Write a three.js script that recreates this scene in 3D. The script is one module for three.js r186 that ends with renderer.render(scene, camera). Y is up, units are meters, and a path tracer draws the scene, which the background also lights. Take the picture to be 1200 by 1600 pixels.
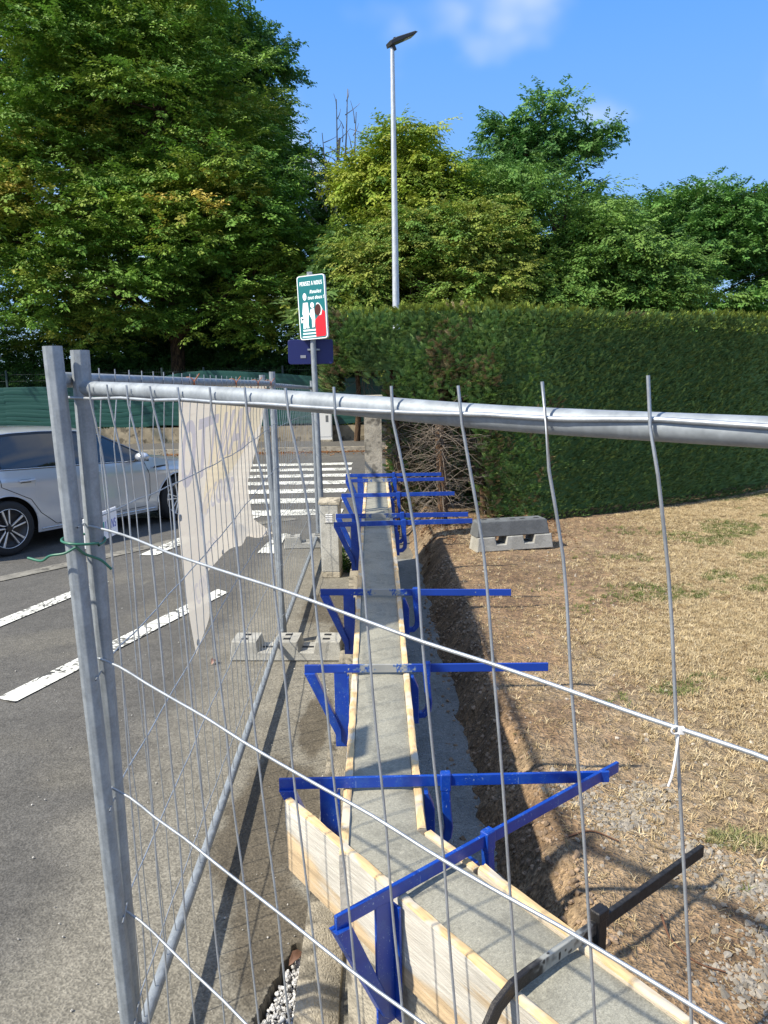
import * as THREE from 'three';
import { mergeGeometries, toCreasedNormals } from 'three/addons/utils/BufferGeometryUtils.js';
import { RoundedBoxGeometry } from 'three/addons/geometries/RoundedBoxGeometry.js';

// ------------------------------------------------------------------ camera, sky, sun, exposure
const scene = new THREE.Scene();
const R = d => d * Math.PI / 180;
const camera = new THREE.PerspectiveCamera(67.29, 0.75, 0.05, 900);
camera.position.set(0, 1.84, 0);
{
  const p = R(9.45), r = R(1.0);
  camera.up.set(Math.sin(r), Math.cos(r) * Math.cos(p), -Math.cos(r) * Math.sin(p));
  camera.lookAt(0, 1.84 - Math.sin(p), -Math.cos(p));
}
const renderer = new THREE.WebGLRenderer({ antialias: true });
renderer.toneMapping = THREE.LinearToneMapping;
renderer.toneMappingExposure = 1.65;
renderer.shadowMap.enabled = true;

const sunDir = new THREE.Vector3(-0.84, 1, 0.2).normalize();
const sun = new THREE.DirectionalLight(new THREE.Color(1, 0.92, 0.77), 4.9);
sun.position.copy(sunDir).multiplyScalar(60); sun.target.position.set(0, 0, -10);
sun.castShadow = true; sun.shadow.radius = 2.2; sun.shadow.mapSize.set(4096, 4096);
Object.assign(sun.shadow.camera, { left: -30, right: 30, top: 30, bottom: -30, near: 1, far: 160 });
scene.add(sun, sun.target);

// ------------------------------------------------------------------ noise
function rng(seed) { let a = seed >>> 0; return () => { a = (a + 0x6D2B79F5) | 0; let t = Math.imul(a ^ (a >>> 15), 1 | a); t = (t + Math.imul(t ^ (t >>> 7), 61 | t)) ^ t; return ((t ^ (t >>> 14)) >>> 0) / 4294967296; }; }
const hash = (x, y, s = 0) => { let h = Math.imul(x, 374761393) ^ Math.imul(y, 668265263) ^ Math.imul(s, 2147483647 ^ 0x5bd1e995); h = Math.imul(h ^ (h >>> 13), 1274126177); h = Math.imul(h ^ (h >>> 16), 2246822519); return ((h ^ (h >>> 15)) >>> 0) / 4294967296; };
function vn(x, y, s = 0, per = 0) {            // value noise, optional period
  const xi = Math.floor(x), yi = Math.floor(y), fx = x - xi, fy = y - yi;
  const u = fx * fx * (3 - 2 * fx), v = fy * fy * (3 - 2 * fy);
  const m = per ? (a => ((a % per) + per) % per) : (a => a);
  const a = hash(m(xi), m(yi), s), b = hash(m(xi + 1), m(yi), s), c = hash(m(xi), m(yi + 1), s), d = hash(m(xi + 1), m(yi + 1), s);
  return a + (b - a) * u + (c - a) * v + (a - b - c + d) * u * v;
}
const fbm = (x, y, s = 0, o = 4) => { let t = 0, a = 0.5, n = 0; for (let i = 0; i < o; i++) { t += a * vn(x, y, s + i * 17); n += a; a *= 0.5; x = x * 2.03 + 11.3; y = y * 2.03 + 7.7; } return t / n; };
const sm = (a, b, x) => { const t = Math.min(1, Math.max(0, (x - a) / (b - a))); return t * t * (3 - 2 * t); };
const lerp = (a, b, t) => a + (b - a) * t;
const table = (pts, x) => { if (x <= pts[0][0]) return pts[0][1]; for (let i = 1; i < pts.length; i++) if (x <= pts[i][0]) { const [x0, y0] = pts[i - 1], [x1, y1] = pts[i]; return y0 + (y1 - y0) * (x - x0) / (x1 - x0); } return pts[pts.length - 1][1]; };
const V = (x, y, z) => new THREE.Vector3(x, y, z);

// ------------------------------------------------------------------ sky (air and a few thin clouds), one computed dome
{
  const W = 1024, H = 512, d = new Float32Array(W * H * 4);
  const ramp = [[0, .42, .55, .74], [6, .25, .42, .70], [12, .16, .335, .66], [25, .083, .248, .62], [50, .085, .22, .53], [90, .08, .20, .48]];
  for (let j = 0; j < H; j++) for (let i = 0; i < W; i++) {
    const el = ((j + .5) / H - .5) * Math.PI, az = ((i + .5) / W - .5) * 2 * Math.PI, e = el * 180 / Math.PI;
    let c;
    if (e < 0) c = [.2, .2, .18];
    else { let k = 1; while (k < ramp.length - 1 && ramp[k][0] < e) k++; const A = ramp[k - 1], B = ramp[k], t = (e - A[0]) / (B[0] - A[0]); c = [1, 2, 3].map(q => lerp(A[q], B[q], t)); }
    if (e > 0) {
      const y = Math.sin(el) + .22, x = Math.cos(el) * Math.cos(az) / y, z = Math.cos(el) * Math.sin(az) / y;
      const n = fbm(x * 2.6 + 132.6, z * 2.6 + 193.9, 5, 6), w = fbm(x * .5 + 131.2, z * .5 + 189.7, 9, 3);
      const q = .85 * sm(.50, .70, n * .70 + w * .32) * sm(1, 7, e);
      c = c.map((a, k) => lerp(a, [.70, .71, .72][k], q));
    }
    d.set([c[0], c[1], c[2], 1], (j * W + i) * 4);
  }
  const t = new THREE.DataTexture(d, W, H, THREE.RGBAFormat, THREE.FloatType);
  t.mapping = THREE.EquirectangularReflectionMapping; t.magFilter = THREE.LinearFilter; t.minFilter = THREE.LinearFilter; t.needsUpdate = true;
  scene.background = t; scene.environment = t;
}

// ------------------------------------------------------------------ textures
function dataTex(n, fn, srgb = true, m = n) {
  const d = new Uint8Array(n * m * 4);
  for (let j = 0; j < m; j++) for (let i = 0; i < n; i++) { const c = fn((i + .5) / n, (j + .5) / m, i, j); const o = (j * n + i) * 4; for (let k = 0; k < 3; k++) d[o + k] = Math.max(0, Math.min(255, (typeof c === 'number' ? c : c[k]) * 255)); d[o + 3] = 255; }
  const t = new THREE.DataTexture(d, n, m); t.wrapS = t.wrapT = THREE.RepeatWrapping; t.magFilter = THREE.LinearFilter; t.minFilter = THREE.LinearMipmapLinearFilter; t.generateMipmaps = true;
  if (srgb) t.colorSpace = THREE.SRGBColorSpace; t.needsUpdate = true; return t;
}
const tn = (u, v, f, s) => vn(u * f, v * f, s, f);       // tileable noise
const rep = (t, x, y = x) => { const c = t.clone(); c.repeat.set(x, y); c.needsUpdate = true; return c; };
const tint = (b, k) => [b[0] * k, b[1] * k, b[2] * k];
const T = {};
T.asphalt = dataTex(1024, (u, v) => { const g = tn(u, v, 340, 1), h = tn(u, v, 190, 2), l = tn(u, v, 40, 3), q = tn(u, v, 420, 8); let k = .76 + .24 * (g - .5) + .16 * (h - .5) + .08 * (l - .5); if (q > .9 && g > .5) k += .22; if (q < .08) k -= .12; return [k, k * .99, k * .97]; });
T.asphaltB = dataTex(1024, (u, v) => .5 * tn(u, v, 340, 1) + .35 * tn(u, v, 190, 2) + .15 * tn(u, v, 60, 4), false);
T.fresh = dataTex(1024, (u, v) => { const g = tn(u, v, 256, 11), h = tn(u, v, 90, 12), s = vn(u * 400, v * 90, 13, 0) , l = tn(u, v, 10, 14); const wl = sm(.52, .66, tn(u, v, 5, 16) * .7 + tn(u, v, 22, 17) * .3); const k = (.80 + .15 * (g - .5) + .08 * (h - .5) + .10 * (s - .5) + .05 * (l - .5)) * (1 - .08 * wl); return [k, k, k * .98]; });
T.freshB = dataTex(1024, (u, v) => .45 * tn(u, v, 256, 11) + .35 * tn(u, v, 90, 12) + .2 * tn(u, v, 30, 15), false);
T.concrete = dataTex(1024, (u, v) => { const g = tn(u, v, 200, 21), l = tn(u, v, 8, 22), m = tn(u, v, 24, 23), st = sm(.6, .8, tn(u, v, 12, 24) * .6 + tn(u, v, 40, 25) * .4); const k = .8 + .12 * (g - .5) + .16 * (l - .5) + .14 * (m - .5) - .26 * st; return [k, k * .985, k * .95]; });
T.concreteB = dataTex(512, (u, v) => .5 * tn(u, v, 128, 21) + .3 * tn(u, v, 40, 22) + .2 * tn(u, v, 12, 23), false);
T.galv = dataTex(512, (u, v) => { const a = tn(u, v, 24, 31), b = tn(u, v, 70, 32), c = tn(u, v, 8, 33), s = tn(u, v, 180, 34); let k = .9 + .07 * (a - .5) + .06 * (b - .5) + .1 * (c - .5); if (s > .93) k += .05; return [k * .985, k, k * 1.015]; });
T.galvR = dataTex(512, (u, v) => .66 + .12 * (tn(u, v, 24, 31) - .5) + .12 * (tn(u, v, 60, 36) - .5), false);
function wood(seed, dark) {
  return dataTex(1024, (u, v) => {                                   // u along the board (2 m), v across
    const w = v * 11 + 3.2 * vn(u * 3, v * 3, seed) + 1.0 * vn(u * 9, v * 14, seed + 1);
    const ring = .5 + .5 * Math.sin(w * 2.1), fine = vn(u * 60, v * 130, seed + 2), mid = vn(u * 12, v * 34, seed + 3), bl = fbm(u * 7, v * 2.5, seed + 4, 4);
    const kx = (u * 5 + 10) % 1 - .5, ky = (v * 3) % 1 - .5, kn = sm(.09, .03, Math.hypot(kx * .9, ky * .55)) * (hash(Math.floor(u * 5), Math.floor(v * 3), seed) > .72 ? 1 : 0);
    let k = .93 + .10 * (ring - .5) + .12 * (fine - .5) + .14 * (mid - .5); k *= 1 - .45 * kn;
    const cem = dark * sm(.42, .60, bl * .8 + .5 * (v - .42) + .12 * (mid - .5) + .1);                  // dried cement slurry on the upper part of the boards
    return [lerp(k * .74, .66 + .14 * (fine - .5) + .16 * (bl - .5), cem), lerp(k * .65, .645 + .14 * (fine - .5) + .16 * (bl - .5), cem), lerp(k * .52, .61 + .14 * (fine - .5) + .16 * (bl - .5), cem)];
  });
}
T.wood = wood(41, 1); T.woodClean = wood(57, .6);
T.woodEdge = dataTex(512, (u, v) => { const f = vn(u * 50, v * 60, 61), m = vn(u * 14, v * 6, 62), s = sm(.40, .60, fbm(u * 16, v * 3, 63, 4)); let k = .9 + .14 * (f - .5) + .16 * (m - .5); return [lerp(k * .88, .74, s), lerp(k * .75, .70, s), lerp(k * .55, .63, s)]; });
T.soil = dataTex(1024, (u, v) => { const a = tn(u, v, 300, 71), b = tn(u, v, 110, 72), c = tn(u, v, 30, 73), p = tn(u, v, 210, 74); let k = .74 + .24 * (a - .5) + .26 * (b - .5) + .2 * (c - .5); if (p > .92) k += .18; return [k, k * .98, k * .95]; });
T.soilB = dataTex(1024, (u, v) => .3 * tn(u, v, 300, 71) + .4 * tn(u, v, 110, 72) + .3 * tn(u, v, 34, 73), false);
T.bark = dataTex(512, (u, v) => { const a = vn(u * 30, v * 8, 81), b = vn(u * 90, v * 30, 82); const k = .6 + .5 * (a - .5) + .3 * (b - .5); return [k, k * .86, k * .72]; });
T.paint = dataTex(1024, (u, v) => { const a = tn(u, v, 150, 91), b = tn(u, v, 12, 92), c = vn(u * 180, v * 24, 93); const chip = (a > .92 && b > .55) || (c > .965 && b > .55); const k = .94 + .14 * (b - .5); const du = .5 * sm(.52, .72, tn(u, v, 20, 94) * .6 + a * .4); return chip ? [.52, .58, .70] : [lerp(.03 * k, .30, du * .5), lerp(.235 * k, .40, du * .5), lerp(.62 * k, .62, du * .5)]; });
T.blueSmear = dataTex(1024, (u, v) => { const x = u > .7 ? u - 1 : u, n = tn(u, v, 60, 121) * .55 + tn(u, v, 150, 122) * .45, b = tn(u, v, 14, 123); const c = Math.max(sm(.03, -.03, Math.abs(x - .01) - .085 + .16 * (n - .5)), sm(.78, .84, n * .8 + b * .2)); const k = .94 + .14 * (b - .5); return [lerp(.03 * k, .58, c), lerp(.225 * k, .58, c), lerp(.60 * k, .56, c)]; });
T.marking = dataTex(1024, (u, v) => { const a = tn(u, v, 120, 101), b = tn(u, v, 300, 102), w = tn(u, v, 9, 103), c = Math.abs(tn(u, v, 18, 104) - .5), c2 = Math.abs(tn(u, v, 7, 106) - .5); let k = .93 + .08 * (b - .5); if (a * .6 + w * .4 > .655) k = .5; if (c < .012 + .01 * a || c2 < .006) k = .3; return [k, k, k * .97]; });

T.ironBar = dataTex(512, (u, v) => { const x = u > .5 ? u - 1 : u, n = tn(u, v, 40, 111) * .5 + tn(u, v, 110, 112) * .5, m = tn(u, v, 200, 113); const c = sm(.06, .0, Math.abs(x - .035) - .045 + .12 * (n - .5)) * sm(.42, .5, n + .08) ; const k = .15 + .1 * (m - .5) + .06 * (n - .5); return [lerp(k, .60, c), lerp(k * .97, .60, c), lerp(k * .96, .57, c)]; });
// ------------------------------------------------------------------ materials (base colours are linear)
const C = (r, g, b) => new THREE.Color().setRGB(r, g, b);
const mat = (o) => new THREE.MeshStandardMaterial(Object.assign({ roughness: .85, metalness: 0 }, o));
const pmat = (o) => new THREE.MeshPhysicalMaterial(Object.assign({ roughness: .85, metalness: 0 }, o));
const M = {
  asphalt: mat({ map: rep(T.asphalt, .62), bumpMap: rep(T.asphaltB, .62), bumpScale: .004, vertexColors: true, roughness: .95 }),
  fresh: mat({ map: rep(T.fresh, 2.3), bumpMap: rep(T.freshB, 2.3), bumpScale: .0008, color: C(.40, .388, .33), roughness: .8 }),
  concrete: mat({ map: rep(T.concrete, .9), bumpMap: rep(T.concreteB, 1.8), bumpScale: .004, color: C(.56, .52, .44), roughness: .95 }),
  concretePale: mat({ map: rep(T.fresh, 1.4), bumpMap: rep(T.concreteB, 2), bumpScale: .002, color: C(.68, .67, .64), roughness: .9 }),
  concreteFoot: mat({ map: rep(T.fresh, 2.4), bumpMap: rep(T.concreteB, 4), bumpScale: .002, color: C(.58, .57, .54), roughness: .9 }),
  concreteDark: mat({ map: rep(T.fresh, 2.4), bumpMap: rep(T.concreteB, 4), bumpScale: .002, color: C(.2, .215, .235), roughness: .85 }),
  slab: mat({ map: rep(T.fresh, .8), bumpMap: rep(T.freshB, .9), bumpScale: .012, color: C(.36, .37, .37), roughness: .9 }),
  galv: mat({ map: rep(T.galv, 4), roughnessMap: rep(T.galvR, 4), color: C(.36, .385, .405), metalness: .4, roughness: .92 }),
  wire: mat({ map: rep(T.galv, 6), color: C(.52, .54, .56), metalness: .7, roughness: .5 }),
  blue: pmat({ map: rep(T.paint, 2.2), roughness: .38, clearcoat: .25, clearcoatRoughness: .35 }),
  blueSmear: pmat({ map: T.blueSmear, roughness: .55, clearcoat: .1, clearcoatRoughness: .4 }),
  iron: mat({ color: C(.028, .026, .026), roughness: .5, metalness: .45, bumpMap: rep(T.concreteB, 6), bumpScale: .001 }),
  ironBar: mat({ map: T.ironBar, roughness: .6, metalness: .2 }),
  wood: mat({ map: rep(T.wood, .5, .96), roughness: .85, bumpMap: rep(T.concreteB, 3), bumpScale: .0012 }),
  woodClean: mat({ map: rep(T.woodClean, .5, .96), roughness: .85, bumpMap: rep(T.concreteB, 3), bumpScale: .0012 }),
  woodEdge: mat({ map: rep(T.woodEdge, 1.2, 6), roughness: .85 }),
  soil: mat({ map: rep(T.soil, .8), bumpMap: rep(T.soilB, .8), bumpScale: .02, vertexColors: true, roughness: 1 }),
  marking: mat({ map: rep(T.marking, .45), color: C(.80, .80, .78), roughness: .8 }),
  gutter: mat({ map: rep(T.concrete, 1), color: C(.30, .295, .275), roughness: .95 }),
  bark: mat({ map: rep(T.bark, 1), color: C(.22, .18, .14), roughness: 1 }),
  barkPale: mat({ map: rep(T.bark, 3), color: C(.36, .29, .23), roughness: 1, bumpMap: rep(T.bark, 3), bumpScale: .01 }),
  twig: mat({ color: C(.17, .14, .11), roughness: 1 }),
  black: mat({ color: C(.012, .012, .013), roughness: .6 }),
  rubber: mat({ color: C(.018, .018, .019), roughness: .85 }),
  tieGreen: mat({ color: C(.03, .14, .09), roughness: .4 }),
};
// leaf materials: colour per copy, some light passes through
const leafMat = pmat({ color: C(1, 1, 1), roughness: .62, transmission: .45, thickness: 0, ior: 1.4, side: THREE.DoubleSide, specularIntensity: .35 });
const needleMat = pmat({ color: C(1, 1, 1), roughness: .8, transmission: .15, thickness: 0, ior: 1.4, side: THREE.DoubleSide, specularIntensity: .3 });
const strawMat = pmat({ color: C(1, 1, 1), roughness: .9, transmission: .2, thickness: 0, ior: 1.3, side: THREE.DoubleSide, specularIntensity: .2 });
const stoneMat = mat({ color: C(1, 1, 1), roughness: .95 });

// ------------------------------------------------------------------ object helpers
const taken = {};
function numbered(n) { if (!(n in taken)) { taken[n] = 0; return n; } taken[n]++; return n + '_' + String(taken[n]).padStart(3, '0'); }
function shade(o) { o.traverse(q => { if (q.isMesh) { q.castShadow = true; q.receiveShadow = true; } }); return o; }
function part(name, geo, m, parent, label) { const o = new THREE.Mesh(geo, m); o.name = name; if (label) o.userData.label = label; parent.add(o); return shade(o); }
function group(name, label, category, pos = [0, 0, 0], turn = 0, grp) { const o = new THREE.Group(); o.name = numbered(name); o.position.set(...pos); o.rotation.y = turn; o.userData = { label, category }; if (grp) o.userData.group = grp; scene.add(o); return o; }
function solo(name, geo, m, label, category, grp) { const o = new THREE.Mesh(geo, m); o.name = numbered(name); o.userData = { label, category }; if (grp) o.userData.group = grp; scene.add(o); return shade(o); }
function structure(name, geo, m, label, category) { const o = new THREE.Mesh(geo, m); o.name = numbered(name); o.userData = { kind: 'structure', label, category }; scene.add(o); return shade(o); }
function boxUV(g) {                                                    // uv in metres, by the way each face points (object space)
  g = g.index ? g.toNonIndexed() : g; const p = g.attributes.position, uv = new Float32Array(p.count * 2), a = V(), b = V(), c = V();
  for (let i = 0; i < p.count; i += 3) {
    a.fromBufferAttribute(p, i); b.fromBufferAttribute(p, i + 1); c.fromBufferAttribute(p, i + 2);
    const n = b.clone().sub(a).cross(c.clone().sub(a)), x = Math.abs(n.x), y = Math.abs(n.y), z = Math.abs(n.z);
    [a, b, c].forEach((q, k) => { const w = y >= x && y >= z ? [q.x, q.z] : x >= z ? [q.z, q.y] : [q.x, q.y]; uv[(i + k) * 2] = w[0]; uv[(i + k) * 2 + 1] = w[1]; });
  }
  g.setAttribute('uv', new THREE.BufferAttribute(uv, 2)); return g;
}
function bx(w, h, d, x = 0, y = 0, z = 0, r = .004) { const g = r ? new RoundedBoxGeometry(w, h, d, 1, Math.min(r, w / 2.2, h / 2.2, d / 2.2)) : new THREE.BoxGeometry(w, h, d); g.translate(x, y, z); return boxUV(g); }
function cyl(a, b, r, seg = 10, r2 = r) { const d = b.clone().sub(a), L = d.length(), g = new THREE.CylinderGeometry(r2, r, L, seg, 1); g.translate(0, L / 2, 0); g.applyQuaternion(new THREE.Quaternion().setFromUnitVectors(V(0, 1, 0), d.normalize())); g.translate(a.x, a.y, a.z); const u = g.attributes.uv; for (let i = 0; i < u.count; i++) u.setXY(i, u.getX(i) * Math.PI * 2 * r, u.getY(i) * L); return g; }
function tube(pts, r, seg = 6, n = 0, tension = .5) { const c = new THREE.CatmullRomCurve3(pts, false, 'catmullrom', tension); const k = n || Math.max(2, (pts.length - 1) * 4); const g = new THREE.TubeGeometry(c, k, r, seg, false); const L = c.getLength(), u = g.attributes.uv; for (let i = 0; i < u.count; i++) u.setXY(i, u.getX(i) * L, u.getY(i) * Math.PI * 2 * r); return g; }
function taper(pts, r0, r1, seg = 7, n = 10) {
  const c = new THREE.CatmullRomCurve3(pts), g = new THREE.TubeGeometry(c, n, 1, seg, false), p = g.attributes.position, L = c.getLength(), u = g.attributes.uv;
  for (let i = 0; i <= n; i++) { const q = c.getPointAt(i / n), r = lerp(r0, r1, i / n); for (let j = 0; j <= seg; j++) { const k = i * (seg + 1) + j; p.setXYZ(k, q.x + (p.getX(k) - q.x) * r, q.y + (p.getY(k) - q.y) * r, q.z + (p.getZ(k) - q.z) * r); u.setXY(k, j / seg, i / n * L); } }
  return g;
}
function pipe(a, b, r, wall = .003, seg = 20) {                         // hollow tube with open ends
  const L = a.distanceTo(b), g = new THREE.LatheGeometry([new THREE.Vector2(r - wall, 0), new THREE.Vector2(r, 0), new THREE.Vector2(r, L), new THREE.Vector2(r - wall, L), new THREE.Vector2(r - wall, 0)], seg);
  const gg = toCreasedNormals(g, R(40)), u = gg.attributes.uv, p = gg.attributes.position; for (let i = 0; i < u.count; i++) u.setXY(i, u.getX(i) * 6.28 * r, p.getY(i));
  gg.applyQuaternion(new THREE.Quaternion().setFromUnitVectors(V(0, 1, 0), b.clone().sub(a).normalize())); gg.translate(a.x, a.y, a.z); return gg;
}
// sweep a closed profile [[side, up], ...] along a path on the ground plan, mitred at the corners; jag moves single vertices a little
function sweep(path, prof, { jag = 0, seed = 1, cap = true, hh = 0 } = {}) {
  const n = path.length, m = prof.length, pos = [], uv = [], rings = []; let L = 0; const rr = rng(seed);
  const per = [0]; for (let k = 0; k < m; k++) { const a = prof[k], b = prof[(k + 1) % m]; per.push(per[k] + Math.hypot(b[0] - a[0], b[1] - a[1])); }
  const vA = k => hh ? 1 + prof[k][1] / hh : per[k], vB = k => hh ? 1 + prof[(k + 1) % m][1] / hh : per[k + 1];
  for (let i = 0; i < n; i++) {
    const d0 = (i ? path[i].clone().sub(path[i - 1]) : path[1].clone().sub(path[0])).setY(0).normalize(), d1 = (i < n - 1 ? path[i + 1].clone().sub(path[i]) : path[i].clone().sub(path[i - 1])).setY(0).normalize();
    const t = d0.clone().add(d1).normalize(), side = V(-t.z, 0, t.x), k = 1 / Math.max(.4, t.dot(d0));
    if (i) L += path[i].distanceTo(path[i - 1]);
    rings.push({ L, p: prof.map(([a, b]) => path[i].clone().addScaledVector(side, a * k).add(V((rr() - .5) * jag, b + (rr() - .5) * jag, (rr() - .5) * jag))) });
  }
  for (let i = 0; i < n - 1; i++) for (let k = 0; k < m; k++) {
    const a = rings[i].p[k], b = rings[i].p[(k + 1) % m], c = rings[i + 1].p[(k + 1) % m], d = rings[i + 1].p[k];
    for (const [q, u, v] of [[a, rings[i].L, vA(k)], [b, rings[i].L, vB(k)], [c, rings[i + 1].L, vB(k)], [a, rings[i].L, vA(k)], [c, rings[i + 1].L, vB(k)], [d, rings[i + 1].L, vA(k)]]) { pos.push(q.x, q.y, q.z); uv.push(u, v); }
  }
  if (cap) { const tri = THREE.ShapeUtils.triangulateShape(prof.map(q => new THREE.Vector2(...q)), []); for (const [r, flip] of [[rings[0], 0], [rings[n - 1], 1]]) for (const t of tri) for (const k of flip ? t : [t[0], t[2], t[1]]) { pos.push(r.p[k].x, r.p[k].y, r.p[k].z); uv.push(prof[k][0] + r.L, prof[k][1]); } }
  const g = new THREE.BufferGeometry(); g.setAttribute('position', new THREE.Float32BufferAttribute(pos, 3)); g.setAttribute('uv', new THREE.Float32BufferAttribute(uv, 2)); return toCreasedNormals(g, R(35));
}
function extr(pts, depth, bevel = .002) { const s = new THREE.Shape(pts.map(p => new THREE.Vector2(...p))); const g = new THREE.ExtrudeGeometry(s, { depth: depth - 2 * bevel, bevelEnabled: bevel > 0, bevelThickness: bevel, bevelSize: bevel, bevelOffset: -bevel, bevelSegments: 1 }); g.translate(0, 0, -depth / 2 + bevel); return boxUV(g); }
function flat(pts, y) { const s = new THREE.Shape(pts.map(([x, z]) => new THREE.Vector2(x, -z))); const g = new THREE.ShapeGeometry(s); g.rotateX(-Math.PI / 2); g.translate(0, y, 0); const p = g.attributes.position, u = g.attributes.uv; for (let i = 0; i < p.count; i++) u.setXY(i, p.getX(i), p.getZ(i)); return g; }
const dummy = new THREE.Object3D();
function copies(name, geo, m, list, parent) {                          // list: {p, q|r, s, c}
  const im = new THREE.InstancedMesh(geo, m, list.length); im.name = name; const col = new THREE.Color();
  list.forEach((o, i) => { dummy.position.copy(o.p); if (o.q) dummy.quaternion.copy(o.q); else dummy.rotation.set(...(o.r || [0, 0, 0])); if (Array.isArray(o.s)) dummy.scale.set(...o.s); else dummy.scale.setScalar(o.s); dummy.updateMatrix(); im.setMatrixAt(i, dummy.matrix); im.setColorAt(i, col.setRGB(...o.c)); });
  im.userData.kind = 'stuff'; (parent || scene).add(im); im.castShadow = im.receiveShadow = true; return im;
}
function gridGeo(xs, zs, hy, hc) {                                      // height field on a plan grid; hc gives a base colour
  const nx = xs.length, nz = zs.length, pos = new Float32Array(nx * nz * 3), col = new Float32Array(nx * nz * 3), uv = new Float32Array(nx * nz * 2), idx = [];
  for (let j = 0; j < nz; j++) for (let i = 0; i < nx; i++) { const k = j * nx + i, x = xs[i], z = zs[j]; pos.set([x, hy(x, z), z], k * 3); col.set(hc(x, z), k * 3); uv.set([x, z], k * 2); }
  for (let j = 0; j < nz - 1; j++) for (let i = 0; i < nx - 1; i++) { const a = j * nx + i, b = a + 1, c = a + nx, d = c + 1; idx.push(a, c, b, b, c, d); }
  const g = new THREE.BufferGeometry(); g.setAttribute('position', new THREE.BufferAttribute(pos, 3)); g.setAttribute('color', new THREE.BufferAttribute(col, 3)); g.setAttribute('uv', new THREE.BufferAttribute(uv, 2)); g.setIndex(idx); g.computeVertexNormals(); return g;
}
const steps = (...a) => { const o = []; for (const [f, t, s] of a) { const n = Math.max(1, Math.round(Math.abs(t - f) / s)); for (let i = 0; i < n; i++) o.push(f + (t - f) * i / n); } o.push(a[a.length - 1][1]); return o; };

// ------------------------------------------------------------------ the wall line (plan): leg one runs away from the corner, leg two turns right
const cx = d => -.015 - .0095 * (d - 1.82);                             // centre of leg one at distance d along -z
const hTop = d => table([[1.0, .72], [2.3, .722], [3, .765], [3.7, .825], [4.9, .905], [6.2, .925], [8, .935]], d);
const dir2 = V(.583, 0, .812), corner = V(-.014, 0, -1.772);
const wallEnd = 7.42;
const leg1 = (off = 0, d0 = 1.772, d1 = wallEnd, st = .35) => { const o = []; const n = Math.ceil((d1 - d0) / st); for (let i = n; i >= 0; i--) { const d = lerp(d0, d1, i / n); o.push(V(cx(d) + off, hTop(d), -d)); } return o; };
const leg2End = 1.19;

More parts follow.
